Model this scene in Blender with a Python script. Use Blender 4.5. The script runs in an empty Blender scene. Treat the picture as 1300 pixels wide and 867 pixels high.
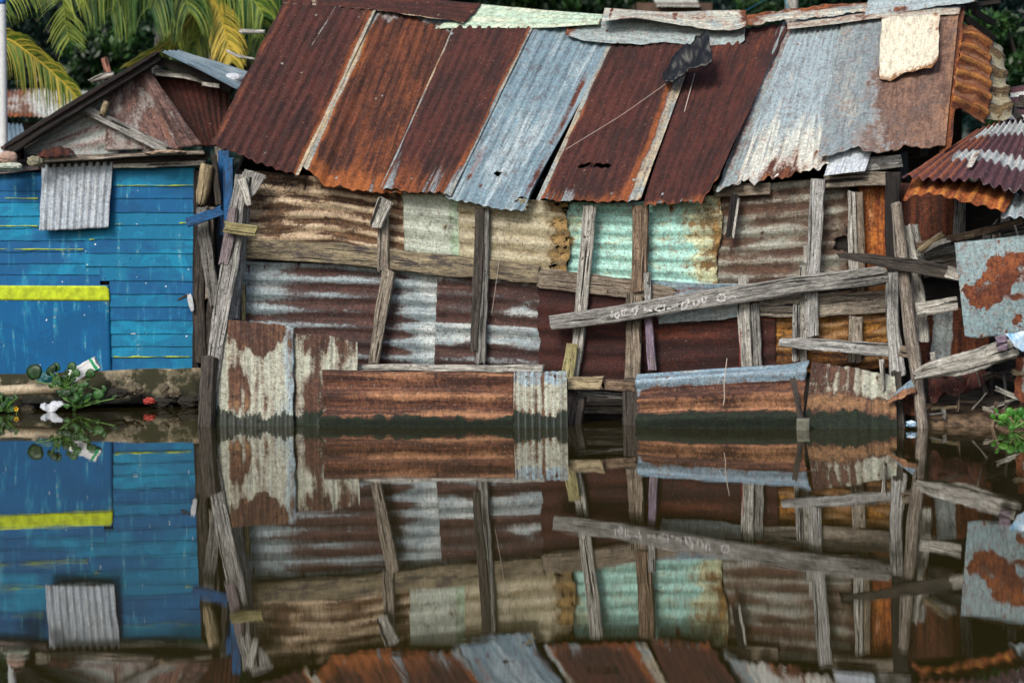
import bpy, math, random
import numpy as np
from mathutils import Matrix, Vector

SC = bpy.context.scene
COL = SC.collection
rnd = random.Random(7)

# ------------------------------------------------------------------ camera
F, CX, HY, ROLL, CAMZ = 2600.0, 650.0, 313.0, 0.016, 1.7
RV = np.array([math.cos(ROLL), 0, -math.sin(ROLL)])
UV_ = np.array([math.sin(ROLL), 0, math.cos(ROLL)])
CAM = np.array([0, 0, CAMZ])
cd = bpy.data.cameras.new('camera')
cam = bpy.data.objects.new('camera', cd)
COL.objects.link(cam)
SC.camera = cam
cd.sensor_width = 36
cd.lens = 36 * F / 1300
cd.shift_y = -(433.5 - HY) / 1300
cd.clip_end = 2000
cd.dof.use_dof = True
cd.dof.focus_distance = 20.5
cd.dof.aperture_fstop = 1.1
m = Matrix.Identity(4)
for i in range(3):
    m[i][0] = RV[i]; m[i][1] = UV_[i]; m[i][2] = (0, -1, 0)[i]; m[i][3] = CAM[i]
cam.matrix_world = m


def ray(px, py):
    return np.array([0, 1, 0]) + (px - CX) / F * RV + (HY - py) / F * UV_


class Plane:
    def __init__(s, p, n):
        s.p = np.array(p, float); s.n = np.array(n, float)

    def at(s, px, py, off=0.0):
        d = ray(px, py)
        t = (np.dot(s.p - CAM, s.n) + off) / np.dot(d, s.n)
        return CAM + d * t


def ground_point(px, py):
    d = ray(px, py)
    return CAM + d * (-CAMZ / d[2])


PSI = math.radians(12)
NW = (-math.sin(PSI), -math.cos(PSI), 0)
WALL = Plane(ground_point(690, 533.5), NW)
BLUE = Plane(ground_point(145, 514.5), (0, -1, 0))


def depth(y):
    return Plane((0, y, 0), (0, -1, 0))


# ------------------------------------------------------------------ noise
_tab = {}


def vn(x, y, seed):
    if seed not in _tab:
        _tab[seed] = np.random.RandomState(seed + 11).rand(64, 64)
    t = _tab[seed]
    xi = np.floor(x).astype(int); yi = np.floor(y).astype(int)
    fx = x - xi; fy = y - yi
    fx = fx * fx * (3 - 2 * fx); fy = fy * fy * (3 - 2 * fy)
    a = t[xi % 64, yi % 64]; b = t[(xi + 1) % 64, yi % 64]
    c = t[xi % 64, (yi + 1) % 64]; d = t[(xi + 1) % 64, (yi + 1) % 64]
    return (a * (1 - fx) + b * fx) * (1 - fy) + (c * (1 - fx) + d * fx) * fy


def fb(x, y, seed=0, o=4):
    x = np.asarray(x, float); y = np.asarray(y, float)
    x, y = np.broadcast_arrays(x, y)
    r = 0; a = .5; tot = 0
    for i in range(o):
        r = r + a * vn(x * 2 ** i + i * 7.3, y * 2 ** i + i * 3.1, seed + i)
        tot += a; a *= .5
    return r / tot - .5


def sm(x, a, b):
    t = np.clip((x - a) / (b - a), 0, 1)
    return t * t * (3 - 2 * t)


def box(x, a, b, s=.03):
    return sm(x, a - s, a + s) * (1 - sm(x, b - s, b + s))


# ------------------------------------------------------------------ colour + nodes
def hx(h):
    h = h.lstrip('#')
    o = []
    for i in (0, 2, 4):
        c = int(h[i:i + 2], 16) / 255
        o.append(c / 12.92 if c <= .04045 else ((c + .055) / 1.055) ** 2.4)
    return (*o, 1)


class NT:
    def __init__(s, name):
        s.m = bpy.data.materials.new(name)
        s.m.use_nodes = True
        s.t = s.m.node_tree
        s.t.nodes.clear()
        s.out = s.t.nodes.new('ShaderNodeOutputMaterial')

    def link(s, a, b):
        s.t.links.new(a, b)

    def put(s, sock, v):
        if hasattr(v, 'is_output'):
            s.link(v, sock)
        elif isinstance(v, (int, float)) and sock.type in ('RGBA',):
            sock.default_value = (v, v, v, 1)
        elif isinstance(v, (int, float)) and sock.type == 'VECTOR':
            sock.default_value = (v, v, v)
        elif sock.type == 'VECTOR':
            sock.default_value = tuple(v)[:3]
        else:
            sock.default_value = v

    def n(s, kind, out=0, props=None, **ins):
        nd = s.t.nodes.new('ShaderNode' + kind)
        for k, v in (props or {}).items():
            setattr(nd, k, v)
        for k, v in ins.items():
            key = int(k[1:]) if k[0] == 'i' and k[1:].isdigit() else k.replace('_', ' ')
            s.put(nd.inputs[key], v)
        return nd.outputs[out]

    def mth(s, op, a, b=0.0, c=0.0):
        return s.n('Math', 0, {'operation': op}, i0=a, i1=b, i2=c)

    def vec(s, op, a, b):
        return s.n('VectorMath', 0, {'operation': op}, i0=a, i1=b)

    def noise(s, v, scale, detail=4, rough=.6, dist=0.0):
        return s.n('TexNoise', 0, None, Vector=v, Scale=float(scale), Detail=float(detail), Roughness=rough, Distortion=dist)

    def ss(s, v, a, b):
        return s.n('MapRange', 0, {'interpolation_type': 'SMOOTHSTEP'}, i0=v, i1=a, i2=b, i3=0.0, i4=1.0)

    def mix(s, f, a, b, mode='MIX'):
        nd = s.t.nodes.new('ShaderNodeMix')
        nd.data_type = 'RGBA'; nd.blend_type = mode
        s.put(nd.inputs[0], f); s.put(nd.inputs[6], a); s.put(nd.inputs[7], b)
        return nd.outputs[2]

    def attr(s, name):
        nd = s.t.nodes.new('ShaderNodeAttribute')
        nd.attribute_name = name
        sp = s.t.nodes.new('ShaderNodeSeparateColor')
        s.link(nd.outputs['Color'], sp.inputs[0])
        return sp.outputs[0], sp.outputs[1], sp.outputs[2], nd.outputs['Alpha']

    def uv(s):
        u = s.n('UVMap')
        r = s.n('ObjectInfo', 5)
        k = s.n('CombineXYZ', 0, None, X=s.mth('MULTIPLY', r, 57.0), Y=s.mth('MULTIPLY', r, 31.0), Z=s.mth('MULTIPLY', r, 13.0))
        return s.vec('ADD', u, k)

    def bsdf(s, col, rough=.7, bump=None, strength=.4, dist=.004, **kw):
        b = s.t.nodes.new('ShaderNodeBsdfPrincipled')
        s.put(b.inputs['Base Color'], col)
        s.put(b.inputs['Roughness'], rough)
        for k, v in kw.items():
            s.put(b.inputs[k.replace('_', ' ')], v)
        if bump is not None:
            nd = s.t.nodes.new('ShaderNodeBump')
            nd.inputs['Strength'].default_value = strength
            nd.inputs['Distance'].default_value = dist
            s.link(bump, nd.inputs['Height'])
            s.link(nd.outputs[0], b.inputs['Normal'])
        s.link(b.outputs[0], s.out.inputs[0])
        return s.m


def scale_c(c, k):
    return (c[0] * k, c[1] * k, c[2] * k, 1)


def tin(name, base, alt, dark, mid, orange, streak=.3, spots=.6, soft=0.0, grit=1.0):
    """weathered corrugated iron: UV x runs across the flutes, y along them"""
    t = NT(name)
    base, alt, dark, mid, orange = map(hx, (base, alt, dark, mid, orange))
    uv = t.uv()
    R, G, B, A = t.attr('wear')
    nb = t.noise(t.vec('MULTIPLY', uv, (1, streak * 1.4, 1)), 4.5, 8, .68, .4)
    nm = t.noise(t.vec('MULTIPLY', uv, (1, streak * 1.15, 1)), 20, 8, .7, .3)
    nk = t.noise(t.vec('MULTIPLY', uv, (1, streak * .22, 1)), 40, 6, .65)
    ni = t.noise(uv, 26, 8, .76, .3)
    nf = t.noise(uv, 95, 5, .75)
    ng = t.noise(uv, 7, 9, .74, .5)
    ns = t.noise(uv, 42, 2, .5)

    def c(v, k):
        return t.mth('MULTIPLY', t.mth('SUBTRACT', v, .5), k)
    tt = t.mth('ADD', t.mth('ADD', t.mth('ADD', R, c(nb, .9)), t.mth('ADD', c(nm, .7), c(nf, .45))), c(ni, .8))
    mask = t.ss(tt, .42 - soft, .56 + soft)
    halo = t.mth('MULTIPLY', t.ss(tt, .1, .5), .6)
    rim = t.mth('MULTIPLY', t.ss(tt, .38, .47), t.mth('SUBTRACT', 1.0, t.ss(tt, .5, .66)))
    aa = t.mth('ADD', A, t.mth('ADD', c(nb, .8), t.mth('ADD', c(nm, .8), c(ni, .7))))
    bc = t.mix(t.ss(aa, .3, .7), base, alt)
    bc = t.mix(t.ss(t.mth('ADD', nk, c(nf, .7)), .42, .7), bc, scale_c(base, .55))
    bc = t.mix(t.mth('MULTIPLY', t.ss(ni, .5, .66), .5 * grit), bc, scale_c(mid, 1.2))
    bc = t.mix(t.mth('MULTIPLY', t.ss(ng, .52, .66), .45 * grit), bc, scale_c(dark, 1.3))
    bc = t.mix(halo, bc, scale_c(mid, 1.25))
    rc = t.mix(t.ss(t.mth('ADD', t.mth('ADD', nk, c(nb, 1.0)), c(ni, .9)), .36, .64), dark, mid)
    oo = t.mth('ADD', t.mth('ADD', G, c(ni, .8)), t.mth('ADD', c(nk, .9), t.mth('ADD', c(nb, .8), c(nf, .5))))
    rc = t.mix(t.mth('MULTIPLY', t.ss(oo, .3, .85), .9), rc, orange)
    rc = t.mix(t.mth('MULTIPLY', t.ss(nf, .5, .68), .7), rc, scale_c(dark, .45))
    rc = t.mix(t.mth('MULTIPLY', t.ss(t.mth('SUBTRACT', 1.0, nf), .54, .72), .45), rc, t.mix(.5, orange, scale_c(alt, .7)))
    rc = t.mix(t.mth('MULTIPLY', t.ss(ng, .5, .64), .5), rc, scale_c(dark, .6))
    col = t.mix(mask, bc, rc)
    col = t.mix(t.mth('MULTIPLY', rim, .45), col, scale_c(dark, .5))
    col = t.mix(t.mth('MULTIPLY', t.ss(ns, .63, .68), spots), col, scale_c(dark, .35))
    col = t.mix(t.mth('MULTIPLY', t.ss(t.mth('SUBTRACT', 1.0, ns), .7, .74), .35), col, alt)
    ov = t.noise(uv, 34, 6, .82, .2)
    col = t.mix(1.0, col, t.n('MapRange', 0, None, i0=ov, i1=.36, i2=.64, i3=1 - .44 * grit, i4=1 + .38 * grit), 'MULTIPLY')
    al = t.ss(t.mth('ADD', t.mth('ADD', B, c(ni, 1.1)), t.mth('ADD', c(nm, .9), c(nf, 1.1))), .42, .56)
    alc = t.mix(t.ss(t.mth('ADD', nf, c(ni, .6)), .42, .66), hx('#070c0a'), hx('#25351f'))
    col = t.mix(al, col, alc)
    rough = t.n('MapRange', 0, None, i0=t.mth('MAXIMUM', mask, halo), i1=0.0, i2=1.0, i3=.52, i4=.9)
    h = t.mth('ADD', t.mth('ADD', t.mth('MULTIPLY', nf, .8), t.mth('MULTIPLY', ni, .6)), t.mth('MULTIPLY', t.mth('ADD', mask, al), .5))
    return t.bsdf(col, rough, h, .7 * grit, .006)


def wood(name, pale, mid, dark, stain=None, amount=0.0, rough=.9):
    """weathered timber: UV x runs along the grain"""
    t = NT(name)
    pale, mid, dark = map(hx, (pale, mid, dark))
    uv = t.uv()
    g1 = t.noise(t.vec('MULTIPLY', uv, (2.2, 55, 1)), 1, 7, .72, .5)
    g2 = t.noise(t.vec('MULTIPLY', uv, (5, 120, 1)), 1, 5, .7, .3)
    bl = t.noise(t.vec('MULTIPLY', uv, (4, 10, 1)), 1, 7, .7, .4)
    nf = t.noise(uv, 70, 5, .75)
    col = t.mix(t.ss(g1, .36, .6), mid, pale)
    col = t.mix(t.mth('MULTIPLY', t.ss(g2, .47, .62), .85), col, dark)
    col = t.mix(t.mth('MULTIPLY', t.ss(bl, .46, .66), .8), col, scale_c(mid, .5))
    col = t.mix(t.mth('MULTIPLY', t.ss(nf, .52, .66), .5), col, dark)
    cr = t.ss(t.noise(t.vec('MULTIPLY', uv, (1.3, 34, 1)), 1, 4, .55, .6), .585, .63)
    col = t.mix(cr, col, scale_c(dark, .25))
    if stain:
        col = t.mix(t.ss(t.mth('ADD', t.noise(t.vec('MULTIPLY', uv, (4, 14, 1)), 1, 7, .75), amount), .48, .58), col, hx(stain))
    col = t.mix(t.mth('MULTIPLY', t.ss(t.noise(uv, 36, 2, .5), .66, .7), .9), col, scale_c(dark, .3))
    ov = t.noise(t.vec('MULTIPLY', uv, (.45, 1, 1)), 40, 6, .8, .2)
    col = t.mix(1.0, col, t.n('MapRange', 0, None, i0=ov, i1=.36, i2=.64, i3=.6, i4=1.32), 'MULTIPLY')
    h = t.mth('SUBTRACT', t.mth('ADD', t.mth('MULTIPLY', g2, -.6), t.mth('MULTIPLY', nf, .4)), cr)
    return t.bsdf(col, rough, h, .8, .008)


def plain(name, c, rough=.7, var=.35, scale=30, c2=None, **kw):
    t = NT(name)
    p = t.n('NewGeometry')
    n1 = t.noise(p, scale, 5, .65)
    col = t.mix(t.ss(n1, .3, .7), scale_c(hx(c), 1 - var), hx(c2) if c2 else hx(c))
    return t.bsdf(col, rough, n1, .25, .004, **kw)


# tin palette
T_MAROON = tin('maroon_rust_tin', '#98a6a8', '#c8b592', '#2d1413', '#4f231c', '#925028', .2)
T_RUST = tin('brown_rust_tin', '#9ba6a6', '#c9b791', '#391c15', '#67351f', '#9c5828', .2)
T_ZINC = tin('galvanised_tin', '#7c97a3', '#b6c6ca', '#4a2219', '#6b351f', '#a3582b', .16)
T_ZINCW = tin('white_galvanised_tin', '#a2b4ba', '#d9dbcf', '#4c2419', '#7d4524', '#b8753d', .25)
T_GREYRUST = tin('grey_brown_tin', '#8a989c', '#a9aaa0', '#5e4439', '#896a59', '#a27858', .5, soft=.14)
T_CREAM = tin('cream_painted_tin', '#e6dfc8', '#cdd3cb', '#5d3a1d', '#946236', '#b58550', .7, .15, .06, .55)
T_MINTRIDGE = tin('pale_mint_tin', '#b7d3bd', '#d2dec4', '#4a2a1c', '#8a5630', '#b98752', 1)
T_RIDGE = tin('grey_ridge_tin', '#97a8aa', '#c9c9b8', '#4e261a', '#7d4223', '#ab6432', .5)
T_TAN = tin('tan_peeling_tin', '#baa587', '#d2c3a6', '#2f1f17', '#6a4d36', '#937049', .16, soft=.05)
T_GREENW = tin('pale_green_tin', '#b6c0b2', '#98b596', '#3b2c1e', '#73694a', '#8d8656', .2)
T_KHAKI = tin('khaki_tin', '#aea688', '#c2bba0', '#3b2713', '#816a44', '#9c8050', .35)
T_MINT = tin('turquoise_tin', '#a8e0d5', '#cdd6ac', '#4d2c18', '#815f34', '#ad8d55', .35)
T_GREYSTRIPE = tin('grey_striped_tin', '#84877b', '#a0a397', '#46322a', '#684d3c', '#865f42', .2, soft=.14)
T_BAND = tin('banded_tin', '#8b9ca1', '#bdc6c4', '#33211f', '#533832', '#835a44', .2, soft=.12)
T_DARK = tin('dark_maroon_tin', '#6a6a62', '#8f938c', '#28100e', '#431c15', '#70391b', .12)
T_GOLD = tin('golden_rust_tin', '#8b6a3c', '#a98a55', '#2a1810', '#7a4e22', '#b88238', .2)
T_SKIRT = tin('pale_skirt_tin', '#adb1a0', '#90a8b4', '#3f281f', '#5f4233', '#94704e', .2)
T_SKIRTB = tin('brown_skirt_tin', '#86a0b0', '#b6c2c2', '#371f18', '#704834', '#ab7c59', .16)
T_ORANGE = tin('orange_rust_tin', '#a3825e', '#a39c84', '#6a3218', '#ae5f28', '#dc9440', .3)
T_PURPLE = tin('purple_rust_tin', '#b4bcbd', '#d2d5cf', '#402832', '#5d3a41', '#96532f', .2)
T_PINK = tin('pinkish_tin', '#87908e', '#aab1ad', '#4f3938', '#8c6e68', '#8d6048', .35)
T_SHUTTER = tin('shutter_tin', '#a9b6c2', '#c3ccd4', '#5b5a5a', '#8a8a86', '#9a8f7f', .3, .3)
T_SHEETB = tin('blue_grey_sheet_tin', '#86a0a6', '#a5b3ae', '#55291a', '#7f4526', '#9c5c31', 1)

W_GREY = wood('grey_timber', '#b0b0ab', '#7d7c78', '#37332f')
W_PALE = wood('pale_timber', '#cfcdc4', '#98968e', '#453f39')
W_BROWN = wood('brown_timber', '#9f9382', '#736657', '#2e251e')
W_DARK = wood('dark_timber', '#565049', '#3a342f', '#191512')
W_BLACK = wood('blackened_timber_and_shade', '#2d2825', '#1d1917', '#0d0b0a')  # black boards; also the linings coloured to stand in for interior shade
W_LICHEN = wood('lichen_timber', '#a3977a', '#80755f', '#38302a', '#4b4442', -.02)
W_YELLOW = wood('yellowed_timber', '#b0a878', '#8a8258', '#4a4430')
W_PURPLE = wood('purple_faded_timber', '#968a8d', '#73686b', '#40373a')
W_BLUE = wood('blue_painted_timber', '#1d6fae', '#16568c', '#3b2a1c', '#4a3625', -.06)
W_LOG = wood('bark_log_timber', '#a9a195', '#7c7166', '#3b3029', '#c9c5b8', -.1)
W_MAUVE = wood('mauve_painted_timber', '#9e8ea0', '#82748a', '#4c4048', '#6d645c', -.05)
W_ROT = wood('rotten_pale_timber', '#c2b390', '#9a8a6c', '#3e3024', '#2c2320', -.09)

W_GREY2 = wood('warm_grey_timber', '#b3a999', '#80776b', '#352d26', '#5b5147', -.06)
W_GREY3 = wood('dark_grey_timber', '#94948f', '#63625f', '#2a2724')
W_GREY4 = wood('bleached_grey_timber', '#c2c3c0', '#8f908d', '#3d3935', '#77726a', -.08)
W_BROWN2 = wood('reddish_brown_timber', '#9a8570', '#6b5745', '#2a1e17', '#4a3a2e', -.05)
# ------------------------------------------------------------------ object helpers
WL = {}


def base_loc(parent):
    return WL[parent.name] if parent else np.zeros(3)


def tag(o, label=None, cat=None, group=None, kind=None):
    if label: o['label'] = label
    if cat: o['category'] = cat
    if group: o['group'] = group
    if kind: o['kind'] = kind
    return o


def empty(name, p, label, cat, group=None):
    o = bpy.data.objects.new(name, None)
    COL.objects.link(o)
    o.location = Vector(p)
    o.empty_display_size = .2
    WL[o.name] = np.array(p, float)
    return tag(o, label, cat, group)


def mk(name, V, faces, mat, parent=None, uv=None, wear=None, smooth=True, tone=None, solid=0.0):
    V = np.asarray(V, float)
    org = np.array([(V[:, 0].min() + V[:, 0].max()) / 2, (V[:, 1].min() + V[:, 1].max()) / 2, V[:, 2].min()])
    me = bpy.data.meshes.new(name)
    if isinstance(faces, np.ndarray):
        nf = len(faces); k = faces.shape[1]
        me.vertices.add(len(V)); me.vertices.foreach_set('co', (V - org).ravel())
        me.loops.add(nf * k); me.loops.foreach_set('vertex_index', faces.ravel().astype(np.int32))
        me.polygons.add(nf)
        me.polygons.foreach_set('loop_start', np.arange(0, nf * k, k, dtype=np.int32))
        me.update(calc_edges=True)
    else:
        me.from_pydata([tuple(v) for v in (V - org)], [], faces)
        me.update(calc_edges=True)
    me.polygons.foreach_set('use_smooth', [smooth] * len(me.polygons))
    if uv is not None:
        l = me.uv_layers.new(name='UVMap')
        idx = np.empty(len(me.loops), np.int32)
        me.loops.foreach_get('vertex_index', idx)
        l.data.foreach_set('uv', np.asarray(uv, np.float32)[idx].ravel())
    if wear is not None:
        a = me.color_attributes.new('wear', 'FLOAT_COLOR', 'POINT')
        a.data.foreach_set('color', np.asarray(wear, np.float32).ravel())
    if tone is not None:
        a = me.attributes.new('tone', 'FLOAT', 'POINT')
        a.data.foreach_set('value', np.asarray(tone, np.float32).ravel())
    me.materials.append(mat)
    o = bpy.data.objects.new(name, me)
    COL.objects.link(o)
    o.location = Vector(org - base_loc(parent))
    if parent: o.parent = parent
    WL[o.name] = org
    if solid:
        md = o.modifiers.new('thick', 'SOLIDIFY')
        md.thickness = solid; md.offset = -1
    return o


def poly_eval(pts, t, pl, off):
    """3-D points along a pixel polyline (x, y[, off]) for parameters t in 0..1"""
    P = np.array([pl.at(p[0], p[1], p[2] if len(p) > 2 else off) for p in pts])
    q = np.array([(p[0], p[1]) for p in pts], float)
    d = np.abs(np.diff(q[:, 0]))
    if d.sum() < .5 * np.abs(np.diff(q[:, 1])).sum():
        d = np.hypot(*np.diff(q, axis=0).T)
    s = np.concatenate([[0], np.cumsum(d + 1e-6)]); s /= s[-1]
    return np.stack([np.interp(t, s, P[:, i]) for i in range(3)], -1)


def px_len(pts):
    q = np.array([(p[0], p[1]) for p in pts], float)
    return np.hypot(q[-1, 0] - q[0, 0], q[-1, 1] - q[0, 1])


def sheet(name, parent, mat, pl, bot, top, flute='v', pitch=9.0, amp=.009, wear=None, rag=(0, 0, 0, 0),
          hole=None, lay=0.0, buckle=.012, seed=0, ob=0.0, ot=0.0, label=None, bow=0.0, step=1.5, fade=None, bfreq=1.6):
    """one iron sheet: ruled between a lower and an upper pixel polyline, each with its own distance from the plane"""
    w = max(px_len(bot), px_len(top))
    h = math.hypot((bot[0][0] + bot[-1][0] - top[0][0] - top[-1][0]) / 2, (bot[0][1] + bot[-1][1] - top[0][1] - top[-1][1]) / 2)
    if flute == 'v':
        nu, nv = int(w / step) + 2, int(h / 2.6) + 2
    else:
        nu, nv = int(w / 2.6) + 2, int(h / step) + 2
    u0 = np.linspace(0, 1, nu); v0 = np.linspace(0, 1, nv)
    U, V = np.meshgrid(u0, v0)
    r = np.array(rag, float)

    def jag(t, length, s):
        return np.clip(fb(t * length / 16, 0 * t + s, seed + s, 4) * 1.6 + .5, 0, 1)
    l = r[0] / w * jag(V, h, 1); rr = r[1] / w * jag(V, h, 2)
    b = r[2] / h * jag(U, w, 3); tt = r[3] / h * jag(U, w, 4)
    Ue = l + U * (1 - l - rr)
    Ve = b + V * (1 - b - tt)
    B = poly_eval(bot, Ue, pl, ob); T = poly_eval(top, Ue, pl, ot)
    P = B * (1 - Ve[..., None]) + T * Ve[..., None]
    e1 = P[nv // 2, -1] - P[nv // 2, 0]; e2 = P[-1, nu // 2] - P[0, nu // 2]
    n = np.cross(e1, e2); n /= np.linalg.norm(n)
    if np.dot(n, CAM - P[nv // 2, nu // 2]) < 0: n = -n
    wm, hm = np.linalg.norm(e1), np.linalg.norm(e2)
    nfl = (w if flute == 'v' else h) / pitch
    ph = 2 * math.pi * ((Ue if flute == 'v' else Ve) * nfl + .25 + .06 * fb(Ue * 3, Ve * 3, seed + 5))
    C = np.cos(ph)
    k = amp * C
    if fade is not None: k = k * fade(Ue, Ve)
    D = k + buckle * 2 * fb(Ue * wm * bfreq, Ve * hm * bfreq, seed + 9, 3 if bfreq < 3 else 5) + lay + bow * np.sin(math.pi * Ue) * np.sin(math.pi * Ve)
    P = P + n * D[..., None]
    uv = np.stack([Ue * wm, Ve * hm], -1) if flute == 'v' else np.stack([Ve * hm, Ue * wm], -1)
    wr = wear(Ue, Ve, C) if wear else (0, 0, 0, 0)
    if wear and amp > .002 and wm > .3 and hm > .3:
        rsn = np.random.RandomState(seed + 500)
        Rn = np.broadcast_to(np.asarray(wr[0], float), U.shape).copy()
        for _ in range(int(3 + 6 * wm * hm)):
            cu, cv = rsn.rand(), rsn.choice([.05, .1, .48, .52, .9, .95]) + .03 * rsn.randn()
            if flute == 'h' and rsn.rand() < .6: cu = rsn.choice([.03, .06, .5, .94, .97])
            du = (Ue - cu) * wm; dv = (Ve - cv) * hm
            Rn += (1.1 if name != 'roof_sheet' or rsn.rand() < .4 else -1.6) * np.exp(-(du ** 2 + dv ** 2) / .00013)
            ln = .05 + .2 * rsn.rand()
            Rn += .5 * np.exp(-(du / .012) ** 2) * (dv < 0) * np.clip(1 + dv / ln, 0, 1)
        wr = (Rn,) + tuple(wr[1:])
    wr = np.stack([np.broadcast_to(np.asarray(x, float), U.shape) for x in wr], -1)
    idx = np.arange(nu * nv).reshape(nv, nu)
    f = np.stack([idx[:-1, :-1], idx[:-1, 1:], idx[1:, 1:], idx[1:, :-1]], -1).reshape(-1, 4)
    if hole is not None:
        hm_ = hole(Ue, Ve)
        hm_ = (hm_[:-1, :-1] | hm_[1:, 1:]).ravel()
        f = f[~hm_]
    if np.dot(np.cross(e1, e2), n) < 0: f = f[:, ::-1]
    o = mk(name, P.reshape(-1, 3), np.ascontiguousarray(f), mat, parent, uv.reshape(-1, 2), wr.reshape(-1, 4), True, solid=.0016)
    if label: o['label'] = label
    return o


def beam3(name, parent, mat, C, Wd, n, th, log=False, jit=.12, seed=0, endjag=.02, label=None, closed=True):
    """board or log swept along 3-D points C with widths Wd; n points out of the wide face"""
    C = np.asarray(C, float); Wd = np.asarray(Wd, float)
    if mat is W_GREY: mat = (W_GREY, W_GREY2, W_GREY3, W_GREY4)[(seed * 7) % 4]
    elif mat is W_BROWN: mat = (W_BROWN, W_BROWN2, W_GREY2)[(seed * 5) % 3]
    rs = np.random.RandomState(seed + 101)
    K = 14 if log else 12
    n = np.asarray(n, float); n /= np.linalg.norm(n)
    T = np.gradient(C, axis=0); T /= np.linalg.norm(T, axis=1)[:, None]
    S = np.cross(T, n); S /= np.linalg.norm(S, axis=1)[:, None]
    N = np.cross(S, T)
    if log:
        a = np.linspace(0, 2 * math.pi, K, endpoint=False)
        cs = np.stack([np.cos(a), np.sin(a)], -1) * .5
    else:
        c = .06
        cs = np.array([(-.5, -.5 + c * 2), (-.5, 0), (-.5, .5 - c * 2), (-.5 + c, .5), (-.17, .5), (.17, .5), (.5 - c, .5),
                       (.5, .5 - c * 2), (.5, 0), (.5, -.5 + c * 2), (.5 - c, -.5), (-.5 + c, -.5)])
    L = np.concatenate([[0], np.cumsum(np.linalg.norm(np.diff(C, axis=0), axis=1))])
    m_ = len(C)
    per = np.concatenate([[0], np.cumsum(np.linalg.norm(np.diff(np.vstack([cs, cs[:1]]), axis=0), axis=1))])
    V = []; uv = []
    for j in range(K + 1):
        x, y = cs[j % K]
        jn = 1 + jit * 2 * fb(L * 5 + 0, 0 * L + (j % K) * (1.3 if not log else .8), seed + 3, 4)
        jx = 1 + jit * .8 * fb(L * 14, 0 * L + (j % K) * .9, seed + 8, 3)
        thj = th if not log else Wd
        P = C + S * (x * Wd * jn * jx)[:, None] + N * (y * thj * (1 + jit * fb(L * 6, 0 * L + j % K, seed + 5, 3)))[:, None]
        e0, e1 = np.random.RandomState(seed * 31 + (j % K)).rand(2) * endjag
        P[0] += T[0] * e0; P[-1] -= T[-1] * e1
        V.append(P); uv.append(np.stack([L, 0 * L + per[j] * Wd.mean() * 1.2], -1))
    V = np.array(V).transpose(1, 0, 2); uv = np.array(uv).transpose(1, 0, 2)
    fs = []
    k1 = K + 1
    for i in range(m_ - 1):
        for j in range(K):
            a = i * k1 + j
            fs.append((a, a + 1, a + k1 + 1, a + k1))
    V = V.reshape(-1, 3); uv = uv.reshape(-1, 2)
    nb = len(V)
    fs.append(tuple(range(K - 1, -1, -1)))
    fs.append(tuple((m_ - 1) * k1 + j for j in range(K)))
    o = mk(name, V, fs, mat, parent, uv, smooth=log)
    if label: o['label'] = label
    return o


def beam(name, parent, mat, pl, pts, off=.1, th=.05, log=False, jit=.16, seed=0, endjag=.035, label=None, wob=.009):
    """pts: (px, py, width in px[, off])"""
    q = np.array([(p[0], p[1]) for p in pts], float)
    d = np.concatenate([[0], np.cumsum(np.hypot(*np.diff(q, axis=0).T))])
    k = max(4, int(d[-1] / 5))
    t = np.linspace(0, d[-1], k)
    P = np.array([pl.at(p[0], p[1], p[3] if len(p) > 3 else off) for p in pts])
    dist = np.array([np.linalg.norm(x - CAM) for x in P])
    wm = np.array([p[2] for p in pts]) / F * dist
    C = np.stack([np.interp(t, d, P[:, i]) for i in range(3)], -1)
    Wd = np.interp(t, d, wm)
    L = t / 110
    side = np.cross(C[-1] - C[0], pl.n); side /= np.linalg.norm(side)
    C = C + side * (wob * 2 * fb(L * 2, 0 * L + seed, seed, 3))[:, None]
    return beam3(name, parent, mat, C, Wd, pl.n, th, log, jit, seed, endjag, label)


def tube(name, P, r, mat, parent=None, K=6, label=None, taper=None):
    P = np.asarray(P, float)
    Wd = np.full(len(P), 2 * r) if taper is None else np.linspace(2 * r, 2 * taper, len(P))
    T = P[-1] - P[0]
    n = np.array([.13, -.9, .31])
    if abs(np.dot(T / np.linalg.norm(T), n)) > .9: n = np.array([.9, .1, .3])
    return beam3(name, parent, mat, P, Wd, n, r * 2, True, .02, 3, .0, label)


def smooth_path(pts, k):
    pts = np.asarray(pts, float)
    d = np.concatenate([[0], np.cumsum(np.linalg.norm(np.diff(pts, axis=0), axis=1))])
    t = np.linspace(0, d[-1], k)
    out = np.stack([np.interp(t, d, pts[:, i]) for i in range(pts.shape[1])], -1)
    for _ in range(max(1, k // 8)):
        o2 = out.copy()
        o2[1:-1] = (out[:-2] + out[1:-1] * 2 + out[2:]) / 4
        out = o2
    return out


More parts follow.
